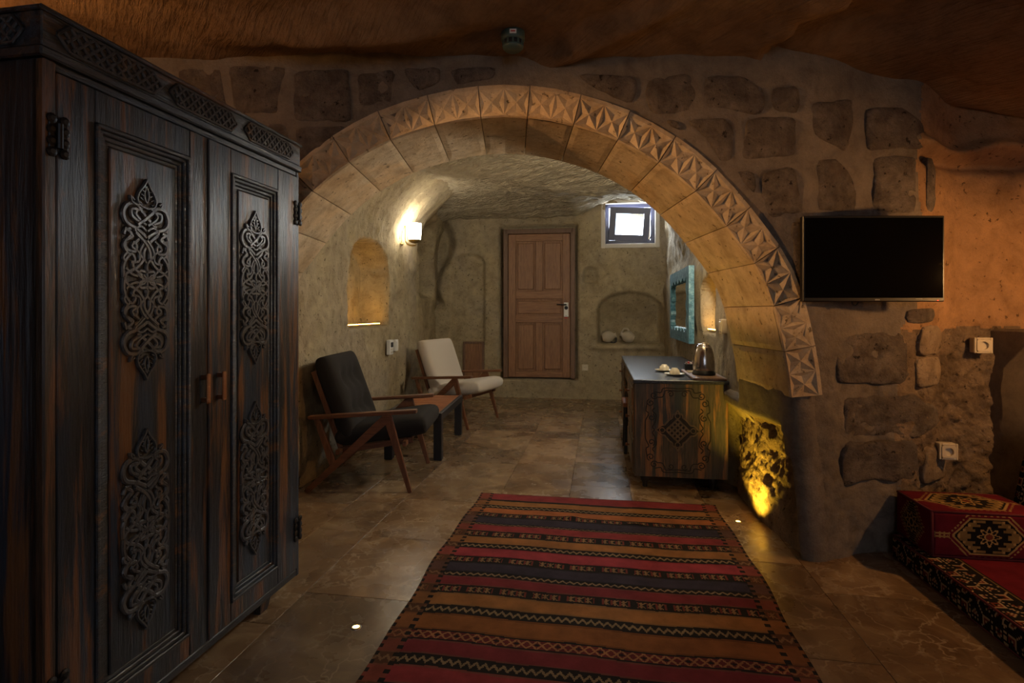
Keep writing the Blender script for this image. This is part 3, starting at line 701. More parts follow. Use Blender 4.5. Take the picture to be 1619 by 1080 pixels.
def ward_door(x0, x1, px0, px1, hinge_x, handle_x):
    d = MB(); z0, z1 = .098, 1.787; pz0, pz1 = .165, 1.70
    d.box(x0, px0, -.004, .018, z0, z1, .003); d.box(px1, x1, -.004, .018, z0, z1, .003)
    d.box(px0, px1, -.0035, .018, z0, pz0, .003); d.box(px0, px1, -.0035, .018, pz1, z1, .003)
    dr = d.out('door', M['wardrobe'], wd)
    # stepped moulding round the panel
    mo = MB()
    for k, (ins, dep) in enumerate(((0, -.010), (.012, -.004), (.024, .003), (.036, .008))):
        a, b_, c, e = px0+ins, px1-ins, pz0+ins, pz1-ins; t_ = .013
        for bx in ((a, a+t_, c, e), (b_-t_, b_, c, e), (a, b_, c, c+t_), (a, b_, e-t_, e)): mo.box(bx[0], bx[1], dep, .018, bx[2], bx[3], .003)
    mo.out('moulding', M['wardrobe_h'], dr)
    MB().box(px0+.01, px1-.01, .012, .02, pz0+.01, pz1-.01).out('door_panel', M['wardrobe'], dr)
    cx_ = (px0+px1)/2
    MB().box(px0+.05, px1-.05, .004, .013, pz0+.05, pz1-.05, .003).out('raised_field', M['wardrobe'], dr)
    for zc in (1.297, .571):
        a = MB(); arabesque(a, cx_, zc, .0775, .010, .92)
        for v_ in a.bm.verts: v_.co.y += .004
        cv = a.out('carving', M['carving'], dr)
        a = MB(); ground(a, cx_, zc, .0775, .92, .0030, .0050); a.out('carving_shade_ground', M['groove'], cv)  # near-black plate: black paint plus the recess shade, put into the colour
    # handle: hammered copper pull
    h = MB(); h.box(handle_x-.009, handle_x+.009, -.030, -.022, .90, 1.0, .003); h.box(handle_x-.008, handle_x+.008, -.028, -.002, .905, .92, .002); h.box(handle_x-.008, handle_x+.008, -.028, -.002, .98, .995, .002)
    h.out('handle', M['copper'], dr)
    for zc in (1.63, .27):
        g = MB(); 
        for s_ in (-1, 1):
            for q in (-.035, -.012, .012, .035):
                g.lathe([(.012, 0), (.0125, .004), (.006, .007)], 10, Matrix.Translation((hinge_x+s_*.016, -.006, zc+q*1.15)) @ Matrix.Rotation(rad(90), 4, 'X'))
            g.box(hinge_x+s_*.016-.007, hinge_x+s_*.016+.007, -.010, -.004, zc-.05, zc+.05, .002)
        g.tube([(hinge_x, -.013, zc-.03), (hinge_x, -.013, zc+.03)], .007, 10)
        g.out('hinge', M['iron'], dr)
ward_door(.034, .548, .135, .462, .034, .518)
ward_door(.552, 1.074, .655, .935, 1.074, .592)
MB().box(.540, .560, -.010, -.003, .10, 1.785, .003).out('cover_strip', M['wardrobe'], wd)
g = MB(); arabesque(g, .28, 1.297, .0775, .010, .92); end_out(g, 'carving', M['carving'], .0)
g = MB(); arabesque(g, .28, .571, .0775, .010, .92); end_out(g, 'carving', M['carving'], .0)
for x in (.10, .90):
    for y in (.06, .48): MB().bar((x, y, 0), (x, y, WZ0_+.002), .05, .05, .003, (0, 1, 0), .075, .075).out('foot', M['wardrobe'], wd)

# ================================================================== DRESSER (long console)
DN = (.838, 3.734, 0); DL, DW, DZ = 2.10, .612, .745
ds = empty('dresser', DN, -HD, 'long distressed wooden console desk with engraved end panel and dark top', 'desk')
BZ = .085
MB().box(-.008, DW+.006, -.008, DL+.01, DZ-.025, DZ, .004).out('top', M['dresser_top'], ds)
MB().box(0, DW, 0, .028, BZ, DZ-.025, .003).out('end_panel', M['dresser'], ds)
MB().box(0, DW, DL-.028, DL, BZ, DZ-.025, .003).out('end_panel', M['dresser'], ds)
MB().box(DW-.02, DW, .028, DL-.028, BZ, DZ-.025).out('back_panel', M['dresser'], ds)
for y0, y1 in ((.028, .72), (1.40, DL-.028)):
    MB().box(.012, DW-.02, y0, y1, BZ, DZ-.025).out('carcass', M['dresser'], ds)
    for z0, z1, nm in ((BZ+.01, .33, 'door'), (.335, .52, 'drawer'), (.525, .715, 'drawer')):
        f_ = MB().box(-.008, .012, y0+.01, y1-.01, z0, z1-.005, .004).out(nm, M['dresser'], ds)
        MB().box(-.014, -.008, y0+.05, y1-.05, z0+.03, z1-.035, .004).out('raised_panel', M['dresser'], f_)
        MB().lathe([(.006, 0), (.006, .014), (.014, .02), (.010, .028)], 12, Matrix.Translation((-.014, (y0+y1)/2, (z0+z1)/2)) @ Matrix.Rotation(rad(-90), 4, 'Y')).out('knob', M['copper'], f_)
MB().box(.0, .02, .72, 1.40, .60, DZ-.025, .003).out('apron', M['dresser'], ds)
for x in (.075, DW-.09):
    for y in (.06, .72-.05, 1.45, DL-.07):
        f_ = MB(); f_.lathe([(.014, 0), (.018, .006), (.016, .02), (.030, .055), (.034, BZ+.002)], 12, Matrix.Translation((x, y, 0))); f_.out('foot', M['groove'], ds, True)
# engraved ornament on the end panel
ex, ez = DW/2-.02, .405
g = MB(); S_ = .085
for pts in ([(0, 1.62), (.16, 1.35), (.36, 1.25), (.42, 1.0), (.62, .86), (.9, .55), (1.02, .42), (1.3, .38), (1.5, .16), (1.72, 0)],):
    for sx in (1, -1):
        for sz in (1, -1): g.ribbon([(ex+sx*x*S_, ez+sz*z*S_) for x, z in cr(pts, 4)], .010, .006)
for k in range(-3, 4):
    for sgn in (1, -1):
        a = []; o_ = k*.36
        for tt in np.linspace(-1, 1, 9):
            x, z = (tt+o_)*.62, (tt*sgn-sgn*o_)*.62
            if abs(x)+abs(z) < 1.22: a.append((ex+x*S_, ez+z*S_))
        if len(a) > 1: g.ribbon(a, .012, .006)
for (cx_, cz_) in ((0, 1.15), (0, -1.15), (1.2, 0), (-1.2, 0)):
    g.ribbon([(ex+(cx_+.2*math.cos(t))*S_, ez+(cz_+.2*math.sin(t))*S_) for t in np.linspace(0, 2*math.pi, 13)], .006, .004)
g.out('medallion', M['dresser_line'], ds)
g = MB(); g.prism([(ex+x*S_, ez+z*S_) for x, z in ((0, 1.5), (.4, 1.1), (1.1, .4), (1.6, 0), (1.1, -.4), (.4, -1.1), (0, -1.5), (-.4, -1.1), (-1.1, -.4), (-1.6, 0), (-1.1, .4), (-.4, 1.1))], -.0012, .002); g.out('medallion_ground', M['groove'], ds)
def spiral(cx_, cz_, r, turns, a0, d): return [(cx_+r*(1-.75*k/14)*math.cos(a0+d*turns*2*math.pi*k/14), cz_+r*(1-.75*k/14)*math.sin(a0+d*turns*2*math.pi*k/14)) for k in range(15)]
g = MB()
for sx in (1, -1):
    for sz in (1, -1):
        fx = lambda P: [(ex+sx*x, ez+sz*z) for x, z in P]
        g.ribbon(fx(spiral(.155, .235, .026, 1.3, 3.5, 1)),   .0068, .004)
        g.ribbon(fx(spiral(.178, .185, .026, 1.3, 1.2, -1)),   .0068, .004)
        g.ribbon(fx(spiral(.172, .085, .024, 1.2, 2.0, 1)),   .0068, .004)
        g.ribbon(fx(spiral(.045, .245, .022, 1.2, .5, 1)),   .0068, .004)
        g.ribbon(fx(cr([(.20, .185), (.208, .13), (.19, .11), (.212, .06), (.214, 0)], 5)),   .0068, .004)
        g.ribbon(fx(cr([(.15, .15), (.165, .13), (.14, .10), (.148, .05), (.165, .02), (.15, 0)], 5)),   .0068, .004)
        g.ribbon(fx(cr([(.128, .222), (.10, .225), (.085, .25), (.075, .27), (.0, .265)], 5)),   .0068, .004)
        g.ribbon(fx(cr([(.155, .262), (.11, .255), (.09, .285), (.0, .282)], 5)),   .0068, .004)
g.out('scroll_border', M['groove'], ds)

def dloc(x, y, z=0):  # dresser-local to world
    return Vector((DN[0]+x*U[0]+y*V[0], DN[1]+x*U[1]+y*V[1], z))
# stool tucked in the kneehole
st = empty('stool', dloc(.16, 1.06), -HD, 'small wooden stool tucked under the long console desk', 'stool')
MB().box(-.20, .19, -.17, .17, .40, .44, .01, None, 2).out('seat', M['slat'], st)
for x in (-.165, .155):
    for y in (-.135, .135): MB().bar((x*1.08, y*1.08, 0), (x, y, .405), .026, .026, .003, (0, 1, 0), .034, .034).out('leg', M['black_metal'], st)
MB().bar((-.165, -.135, .15), (-.165, .135, .15), .02, .02, .002, (0, 0, 1)).out('stretcher', M['black_metal'], st)

# tray, kettle, cups
tr = empty('tea_tray', dloc(.5, .30, DZ), -HD, 'flat wooden tea tray on the end of the console desk', 'tray')
MB().box(-.11, .11, -.29, .305, 0, .016, .004).out('tray_board', M['tray'], tr)
kx, ky = dloc(.498, .235).x, dloc(.498, .235).y
kt = empty('kettle', (kx, ky, DZ+.016), rad(100), 'brushed steel electric kettle with black base standing on wooden tray', 'kettle')
MB().lathe([(.078, 0), (.080, .004), (.080, .016), (.074, .022), (.073, .034)], 28).out('base', M['blackplastic'], kt, True)
MB().lathe([(.072, .030), (.0755, .04), (.0755, .08), (.071, .13), (.062, .17), (.050, .20), (.044, .207)], 28).out('body', M['steel'], kt, True)
MB().lathe([(.044, .204), (.043, .211), (.034, .219), (.012, .223), (.010, .229), (.001, .230)], 24).out('lid', M['steel'], kt, True)
MB().tube([(p[0], 0, p[1]) for p in cr([(.044, .205), (.085, .205), (.108, .17), (.106, .11), (.078, .06)], 5)], .011, 8).out('handle', M['blackplastic'], kt, True)
m = MB(); m.prism([(-.040, .200), (-.066, .200), (-.074, .194), (-.058, .168)], -.016, .016, .003); m.out('spout', M['steel'], kt)
cups = []
for i, (px, py) in enumerate(((1069, 593), (1061, 583.5))):
    cx_, cy_ = fl(px, py, DZ)
    cx_, cy_ = dloc(*((.305, .30), (.262, .56))[i])[:2]
    sx = empty('saucer', (cx_, cy_, DZ), 0, ['cream saucer nearest the end of the desk, under an upturned cup', 'cream saucer further along the desk, under an upturned cup'][i], 'saucer', 'saucers on the desk')
    MB().lathe([(.030, 0), (.034, .001), (.056, .006), (.072, .014), (.073, .0165), (.056, .0095), (.034, .0055), (.001, .005)], 28).out('dish', M['porcelain'], sx, True)
    cu = empty('coffee_cup', (cx_, cy_, DZ+.007), rad(40+70*i), ['upturned cream coffee cup on the saucer next to the tray', 'upturned cream coffee cup on the saucer further along the desk'][i], 'cup', 'upturned cups on the desk')
    MB().lathe([(.037, 0), (.0385, .001), (.0385, .006), (.036, .022), (.031, .036), (.022, .041), (.0215, .047), (.019, .047), (.018, .043), (.001, .042)], 24).out('bowl', M['porcelain'], cu, True)
    MB().tube([(p[0], 0, p[1]) for p in cr([(.035, .028), (.052, .028), (.056, .016), (.038, .010)], 5)], .004, 6).out('ear', M['porcelain'], cu, True)
bx = empty('sachet_box', dloc(.455, .545, DZ+.016), -HD, 'small black box of drink sachets on the wooden tray', 'box')
MB().box(-.045, .045, -.03, .03, 0, .05, .003).out('box_body', M['blackplastic'], bx)
for k in range(5): MB().box(-.036+.016*k, -.026+.016*k, -.022, .018, .03, .062+.004*(k % 2), .001).out('sachet', [M['tray'], M['redmark'], M['leaf_flat'], M['tray'], M['dark']][k], bx)
jr_ = empty('sugar_jar', dloc(.55, .545, DZ+.016), 0, 'small square glass jar beside the black sachet box', 'jar')
MB().box(-.03, .03, -.03, .03, 0, .05, .006, None, 2).out('jar_body', M['glass'], jr_); MB().box(-.031, .031, -.031, .031, .05, .06, .004).out('lid', M['steel'], jr_)
for k, (x, y, a) in enumerate(((.43, .36, .2), (.46, .41, 1.1), (.44, .45, -.4), (.51, .42, .7))):
    o = MB().box(-.026, .026, -.009, .009, 0, .007, .003).out('tea_packet', M['leaf_flat'] if k % 2 else M['porcelain'])
    p = dloc(x, y, DZ+.0165); o.location = p; o.rotation_euler = (0, 0, a)
    tag(o, ['cream tea packet lying next to the kettle base', 'pinkish foil tea packet lying close to the kettle', 'cream tea packet at the middle of the tray', 'pinkish foil packet lying towards the sachet box'][k], 'packet', 'tea packets on the tray')

# ================================================================== ARMCHAIRS
def pillow(mb, L_, W_, T_, nx=14, ny=14, tuft=()):
    """rounded cushion, x length, y width, z thickness, centred; tuft = (x,y) dimples on +z"""
    b = bmesh.new(); vs_ = {}
    def prof(t): return max(0, 1-abs(t)**9)**(1/3.4)
    for side in (1, -1):
        for i in range(nx+1):
            for j in range(ny+1):
                a, c = math.sin((i/nx-.5)*math.pi), math.sin((j/ny-.5)*math.pi)
                e = prof(a)*prof(c); z = side*T_/2*e
                if side > 0:
                    for tx, ty in tuft: z -= T_*.34*math.exp(-(((a*L_/2-tx)/.055)**2+((c*W_/2-ty)/.055)**2))
                key = (i, j) if (e <= 1e-6) else (i, j, side)
                if key not in vs_: vs_[key] = b.verts.new((a*L_/2, c*W_/2, z))
    g_ = lambda i, j, s_: vs_.get((i, j, s_)) or vs_[(i, j)]
    for side in (1, -1):
        for i in range(nx):
            for j in range(ny):
                q = [g_(i, j, side), g_(i+1, j, side), g_(i+1, j+1, side), g_(i, j+1, side)]
                if side < 0: q = q[::-1]
                b.faces.new(q)
    mb._merge(b); return mb
def place(o, loc, ang): o.location = loc; o.rotation_euler = (0, ang, 0)
def armchair(name, loc, rz, fabric, label):
    c = empty(name, loc, rz, label, 'armchair'); HW = .355
    for s_ in (-1, 1):
        y = s_*HW
        MB().bar((.02, y, .500), (.745, y, .545), .026, .058, .006, (0, 1, 0)).out('armrest', M['teak'], c)
        MB().bar((.0, y, .0), (.56, y, .515), .036, .026, .004, (0, 1, 0), .062, .03).out('diagonal_brace', M['teak'], c)
        MB().bar((.545, y, .52), (.70, y, .0), .058, .028, .004, (0, 1, 0), .028, .022).out('front_leg', M['teak_z'], c)
        MB().bar((.185, y, .185), (.07, y, .495), .050, .026, .004, (0, 1, 0), .036, .024).out('back_post', M['teak_z'], c)
    for s_ in (-1, 1):
        MB().bar((.20, s_*.27, .26), (.70, s_*.27, .335), .04, .022, .003, (0, 1, 0)).out('seat_rail', M['teak'], c)
        MB().bar((.21, s_*.27, .27), (.02, s_*.27, .80), .036, .022, .003, (0, 1, 0)).out('back_rail', M['teak_z'], c)
    for p in ((.21, .265), (.66, .325)): MB().bar((p[0], -HW, p[1]), (p[0], HW, p[1]), .026, .034, .004, (0, 0, 1)).out('cross_rail', M['teak'], c)
    for z, x in ((.78, .035), (.55, .115)): MB().bar((x, -.28, z), (x, .28, z), .016, .05, .003, (0, 0, 1)).out('back_slat', M['teak'], c)
    s1 = MB(); pillow(s1, .63, .60, .145, 16, 14); o = s1.out('seat_cushion', fabric, c, True); o.location = (.485, 0, .390); o.rotation_euler = (0, -rad(8.5), 0)
    tf = [(.12, -.14), (.12, .14), (-.10, -.14), (-.10, .14), (.12, 0), (-.10, 0)] if fabric is M['black_fabric'] else []
    s2 = MB(); pillow(s2, .58, .60, .145, 26, 26, tf); o = s2.out('back_cushion', fabric, c, True); o.location = (.170, 0, .625); o.rotation_euler = (0, rad(70), 0)
    for tx, ty in tf:
        bt = MB(); bt.lathe([(.010, -.004), (.011, 0), (.006, .004)], 10); q = bt.out('button', fabric, c, True)
        q.parent = o; q.location = (tx, ty, .135/2-.135*.34+.006)
    return c
armchair('armchair', (-1.374, 4.01, 0), rad(-1.0), M['black_fabric'], 'charcoal buttoned armchair with walnut angled frame')
armchair('armchair', (-.946, 6.20, 0), rad(-24), M['cream_fabric'], 'cream upholstered armchair with walnut angled frame')
# slatted table
tb = empty('slatted_table', (-.77, 4.935, 0), rad(-4.6), 'low slatted coffee table with black legs between the armchairs', 'table')
TL, TW, TZ = 1.0, .48, .385
for k in range(19):
    y = -TL/2+.04+k*(TL-.08)/18; MB().box(-TW/2+.032, TW/2-.032, y-.0155, y+.0155, TZ-.018, TZ, .003).out('slat', M['slat'], tb)
for s_ in (-1, 1):
    MB().box(s_*TW/2-.016-.016*s_, s_*TW/2+.016-.016*s_, -TL/2, TL/2, TZ-.06, TZ+.002, .003).out('side_rail', M['black_metal'], tb)
    MB().box(-TW/2+.03, TW/2-.03, s_*TL/2-.012-.012*s_, s_*TL/2+.012-.012*s_, TZ-.06, TZ-.019, .003).out('end_rail', M['black_metal'], tb)
    for t_ in (-1, 1): MB().box(s_*(TW/2-.035)-.034, s_*(TW/2-.035)+.034, t_*(TL/2-.04)-.034, t_*(TL/2-.04)+.034, 0, TZ-.02, .004).out('leg', M['black_metal'], tb)

# ================================================================== KILIM RUG
RO = fl(759, 781); RWd, RLn = 1.50, 2.75
rv = []
def rug_v(c):
    px, py = 540+(760-(c-75)*(530/905))/3.376, 760+c/3.376; X, Y = fl(px, py); return (RO[0]-X)*V[0]+(RO[1]-Y)*V[1]
RED, RED2, PINK, OCH, ORG, NAVY, DARK, CRM, BRN = (.21, .030, .032), (.15, .022, .026), (.26, .036, .045), (.25, .110, .034), (.31, .10, .032), (.034, .028, .040), (.014, .011, .009), (.36, .26, .14), (.17, .07, .03)
st_ = [(75,105,RED,0),(105,112,DARK,0),(112,135,OCH,0),(135,150,DARK,2),(150,175,ORG,0),(175,196,DARK,1),(196,230,NAVY,0),(230,238,DARK,2),(238,270,RED,0),(270,300,DARK,1),(300,335,OCH,0),(335,360,DARK,2),(360,405,PINK,0),(405,440,DARK,1),(440,486,NAVY,0),(486,511,DARK,2),(511,558,RED2,0),(558,601,DARK,1),(601,665,OCH,0),(665,712,DARK,2),(712,797,(.20,.075,.022),0),(797,852,DARK,3),(852,928,RED2,0),(928,990,DARK,2),(990,1090,RED,0)]
bands = [(rug_v(a), rug_v(b), c, k) for a, b, c, k in st_]; bands[0] = (0, bands[0][1], RED, 0)
vv = bands[-1][1]
while vv < RLn:
    for wdt, c, k in ((.04, DARK, 1), (.10, OCH, 0), (.035, DARK, 2), (.09, NAVY, 0), (.035, DARK, 2), (.11, RED, 0)): bands.append((vv, vv+wdt, c, k)); vv += wdt
nu, nv = 340, 640; uu = (np.arange(nu)+.5)/nu*RWd; vv = (np.arange(nv)+.5)/nv*RLn; UU, VV = np.meshgrid(uu, vv, indexing='ij')
wob = .006*np.sin(UU*5)+.004*np.sin(UU*13+VV*3)
colr = np.zeros((nu, nv, 3))+RED; Vw = VV+wob*sst(0, .2, VV)
for a, b_, c, k in bands:
    mk = (Vw >= a) & (Vw < b_); hgt = b_-a; f_ = (Vw-a)/hgt; colr[mk] = c
    if k == 0 and hgt > .04:
        ln = mk & ((f_ < .10) | (f_ > .92)); colr[ln] = np.array(c)*.55+np.array(CRM)*.12 if c in (OCH, ORG, RED2, RED) else np.array(c)*.7
    if k == 1:      # little hooked figures
        ph = (UU/.036) % 1; mid = np.abs(f_-.5) < .30; fig = mid & ((np.abs(ph-.5) < .12) | (np.abs(np.abs(f_-.5)*2-np.abs(ph-.5)*1.4) < .12)) & (((UU/.036).astype(int) % 4) != 1)
        colr[mk & fig] = (.20, .12, .055)
        fig2 = mid & (np.abs(ph-.15) < .10); colr[mk & fig2] = (.13, .03, .02)
    if k == 2:      # zigzag
        ph = np.abs(((UU/.032) % 1)-.5)*2; colr[mk & (np.abs(f_-.30-.4*ph) < .13)] = (.20, .14, .075)
    if k == 3:      # crossed lozenges
        ph = np.abs(((UU/.075) % 1)-.5)*2; mid = np.abs(f_-.5) < .36
        x1 = np.abs((f_-.5)/.36-(ph*2-1)) < .24; x2 = np.abs((f_-.5)/.36+(ph*2-1)) < .24
        colr[mk & mid] = (.10, .018, .016); colr[mk & mid & (x1 | x2)] = (.27, .13, .055)
        colr[mk & mid & ((np.abs(f_-.5)/.36+np.abs(ph-.0)) < .35)] = DARK
for side in (0, 1):
    e = UU if side == 0 else RWd-UU; border = e < .085; mixc = colr[border]*.55+np.array(BRN)*.45; colr[border] = mixc
    chk = ((VV/.022).astype(int) % 2) == 0
    colr[(e < .014) & chk] = DARK; colr[(np.abs(e-.078) < .011) & chk] = DARK
# body with thickness and slight wrinkles
xs, ys = np.linspace(0, RWd, nu+1), np.linspace(0, RLn, nv+1); XX, YY = np.meshgrid(xs, ys, indexing='ij')
edgew = .010*np.sin(YY*4.2+1)+.005*np.sin(YY*11)
ZZ = .010+.003*np.clip(fbm(XX*4, YY*4, 5), -.5, 1)+.012*np.exp(-((XX-.62)/.05)**2-((YY-.36)/.025)**2)+.010*np.exp(-((XX-.98)/.05)**2-((YY-.40)/.02)**2)
XE = XX+edgew*(1-2*XX/RWd)*.9
skirt = 1
co = np.stack([XE, -YY, ZZ], -1); ii = np.arange((nu+1)*(nv+1)).reshape(nu+1, nv+1)
q = np.stack([ii[:-1, :-1], ii[1:, :-1], ii[1:, 1:], ii[:-1, 1:]], -1)[..., ::-1].reshape(-1, 4)
per = np.concatenate([ii[0, :], ii[1:, -1], ii[-1, -2::-1], ii[-2:0:-1, 0]]); base = len(co.reshape(-1, 3))
low = co.reshape(-1, 3)[per].copy(); low[:, 2] = .0015
allv = np.concatenate([co.reshape(-1, 3), low]); np_ = len(per)
sk = [[int(per[k]), int(per[(k+1) % np_]), base+(k+1) % np_, base+k] for k in range(np_)]
me = bpy.data.meshes.new('kilim_rug'); me.from_pydata(allv.tolist(), [], q.tolist()+sk+[list(range(base, base+np_))]); me.update()
ca = me.color_attributes.new('Col', 'FLOAT_COLOR', 'CORNER'); cd = np.ones((len(me.loops), 4), np.float32); cd[:, :3] = DARK
cd[:nu*nv*4, :3] = np.repeat(colr.reshape(-1, 3), 4, axis=0); ca.data.foreach_set('color', cd.ravel())
rug = link('kilim_rug', me, M['kilim'], None, True); rug.location = (RO[0], RO[1], 0); rug.rotation_euler = (0, 0, -HD)
tag(rug, 'striped red, ochre and black woven kilim rug on marble floor', 'rug')

# ================================================================== FLOOR SEATING (burgundy)
BUR, BUR2 = np.array((.115, .008, .018)), np.array((.085, .006, .014)); GOLD = np.array((.40, .26, .10)); BLK = np.array((.010, .008, .008)); RST = np.array((.16, .035, .02))
def motif_border(a, b_):
    """black ground, cream angular figures, repeating square cells; a,b in metres"""
    c = .062; u_ = np.abs(((a/c) % 1)-.5)*2; v_ = np.abs(((b_/c) % 1)-.5)*2; cell = (np.floor(a/c)+np.floor(b_/c)) % 2
    col_ = np.zeros(a.shape+(3,))+BLK
    r = np.where(cell > 0, u_+v_, np.maximum(u_, v_))
    cream = (np.abs(r-.55) < .07) | (r < .10) | (np.abs(u_-v_) < .09)*(r > .62)*(r < 1.0) | ((np.abs(u_-.9) < .06) & (((b_/.011).astype(int) % 2) == 0)) 
    red = (np.abs(r-.33) < .09)
    col_[red] = RST; col_[cream] = np.array((.36, .27, .17)); return col_
def medallion(a, b_, W_, H_):
    """hexagonal medallion on burgundy, a,b centred"""
    col_ = np.zeros(a.shape+(3,))+BUR; A, B = np.abs(a)/(W_/2), np.abs(b_)/(H_/2)
    hexd = np.maximum(B, (A*.62+B*.38)*1.0/.80*.80/.62*.62+0) ; hexd = np.maximum(B/.88, (A+B*.55)/1.0)
    ins = hexd < 1.0
    dots = (np.abs(hexd-1.1) < .03) & ((((a+b_)/.012).astype(int) % 2) == 0)
    col_[dots] = GOLD*.8
    col_[ins] = BLK; col_[(hexd > .93) & ins] = GOLD*.9
    n = 9; stp = np.floor(B*n)/n; saw = .80-.62*stp + .16*((np.floor(B*n) % 2))
    fr = ins & (hexd < .88) & (A < saw) & (A > saw-.30); col_[fr] = GOLD*.55
    fr2 = ins & (hexd < .88) & (np.abs(A-saw) < .035); col_[fr2] = GOLD
    r = np.sqrt((A*1.5)**2+B**2); col_[ins & (r < .50)] = BLK
    th = np.arctan2(B, A*1.5); pet = .34+.10*np.cos(th*8)
    col_[ins & (np.abs(r-pet) < .05)] = GOLD; col_[ins & (r < .16)] = RST; col_[ins & (np.abs(r-.17) < .03)] = GOLD
    side = (B < .14) & (A > 1.06) & (A < 1.45); col_[side & ((np.abs(B-.07) < .04) | (np.abs((A*8) % 1-.5) < .18))] = GOLD*.8
    return col_
def soft_block(name, L_, W_, H_, colfn, mat, parent, res=.006, bulge=.006, rnd=.012):
    """textile box x:0..L y:0..W z:0..H with colours per face from colfn(face, a, b)"""
    V_, Fc, Cc = [], [], []
    def plane(org, ea, eb, la, lb, face):
        na, nb = max(4, int(la/res)), max(4, int(lb/res)); a = np.linspace(0, la, na+1); b_ = np.linspace(0, lb, nb+1); A, B = np.meshgrid(a, b_, indexing='ij')
        nrm = np.cross(ea, eb); bl = bulge*(np.sin(math.pi*A/la)*np.sin(math.pi*B/lb))**.5 + .002*fbm(A*9, B*9, len(V_))*np.minimum(1, np.minimum(np.minimum(A, la-A), np.minimum(B, lb-B))/.03)
        P = np.array(org)+A[..., None]*np.array(ea)+B[..., None]*np.array(eb)+bl[..., None]*nrm
        cen = np.array((L_/2, W_/2, H_/2)); hs = cen-rnd; rel = P-cen; inner = np.clip(rel, -hs, hs); dl = rel-inner; ln = np.linalg.norm(dl, axis=-1, keepdims=True)
        P = np.where(ln > rnd, cen+inner+dl/np.maximum(ln, 1e-9)*np.maximum(rnd, ln*0+rnd)+ (np.minimum(ln, rnd+bulge+.002)-rnd)*0, P) if False else P
        k = np.minimum(1, rnd/np.maximum(ln, 1e-9)); P = np.where((np.abs(dl) > 1e-9).sum(-1, keepdims=True) > 1, cen+inner+dl*k, P)
        i0 = len(V_); V_.extend(P.reshape(-1, 3).tolist()); ix = np.arange((na+1)*(nb+1)).reshape(na+1, nb+1)+i0
        Fc.extend(np.stack([ix[:-1, :-1], ix[1:, :-1], ix[1:, 1:], ix[:-1, 1:]], -1).reshape(-1, 4).tolist())
        Ac, Bc = (A[:-1, :-1]+A[1:, 1:])/2, (B[:-1, :-1]+B[1:, 1:])/2; Cc.append(colfn(face, Ac, Bc, la, lb).reshape(-1, 3))
    plane((0, 0, H_), (1, 0, 0), (0, 1, 0), L_, W_, 'top'); plane((0, 0, 0), (1, 0, 0), (0, 0, 1), L_, H_, 'front'); plane((0, W_, 0), (0, -1, 0), (0, 0, 1), W_, H_, 'left')
    plane((L_, 0, 0), (0, 1, 0), (0, 0, 1), W_, H_, 'right'); plane((L_, W_, 0), (-1, 0, 0), (0, 0, 1), L_, H_, 'rear')
    me = bpy.data.meshes.new(name); me.from_pydata(V_, [], Fc); me.update(); C = np.concatenate(Cc)
    ca = me.color_attributes.new('Col', 'FLOAT_COLOR', 'CORNER'); cd = np.ones((len(me.loops), 4), np.float32); cd[:, :3] = np.repeat(C, 4, axis=0); ca.data.foreach_set('color', cd.ravel())
    bw = bmesh.new(); bw.from_mesh(me); bmesh.ops.remove_doubles(bw, verts=bw.verts, dist=2e-4); bw.to_mesh(me); bw.free()
    return link(name, me, mat, parent, True)
def piping(parent, pts, r=.005, mat=None):
    MB().tube(pts, r, 6).out('piping', M['burgundy'], parent, True)
M['burgundy'] = plain('burgundy_piping', (.10, .008, .016), .9, bump=.3)
MH = rad(7.8); MO = (1.757-.12*.137, 1.87-.12*.99)
mu, mv = np.array((math.cos(MH), -math.sin(MH))), np.array((math.sin(MH), math.cos(MH)))
ML, MWd, MHt = 2.05, .70, .11
morg = np.array((1.868, 2.685)) - mv*ML
mt = empty('floor_mattress', (morg[0], morg[1], 0), -MH, 'burgundy floor mattress with black and cream patterned border', 'mattress')
def mat_col(face, a, b_, la, lb):
    if face == 'top':
        e = np.minimum(np.minimum(a, la-a), np.minimum(b_, lb-b_)); c = motif_border(a, b_); c[e > .135] = GOLD*.35; c[e > .142] = BLK; c[e > .152] = BUR
        mm = medallion(a-la/2, b_-1.62, .34, .30); k = (e > .16) & (np.abs(a-la/2) < .19) & (np.abs(b_-1.62) < .16); 
        mm2 = medallion(a-la/2, b_-.9, .34, .5); k2 = (e > .16) & (np.abs(a-la/2) < .19) & (np.abs(b_-.9) < .27); c[k2] = mm2[k2]; return c
    return motif_border(a, b_-.5*lb+.044)
soft_block('mattress_cover', MWd, ML, MHt, mat_col, M['cushion_cloth'], mt, .0075, .004, .014)
piping(mt, [(.004, .006, MHt-.002), (.004, ML-.006, MHt-.002)]); piping(mt, [(.004, .006, .006), (.004, ML-.006, .006)]); piping(mt, [(.004, ML-.005, MHt-.002), (MWd-.004, ML-.005, MHt-.002)])
CH = rad(8.0); co_ = fl(1473, 881, .113)
CL, CWd, CHt = .455, .285, .205
cb = empty('bolster_cushion', (co_[0], co_[1], MHt+.004), -CH, 'burgundy box bolster with gold hexagonal medallions lying on the floor mattress', 'cushion')
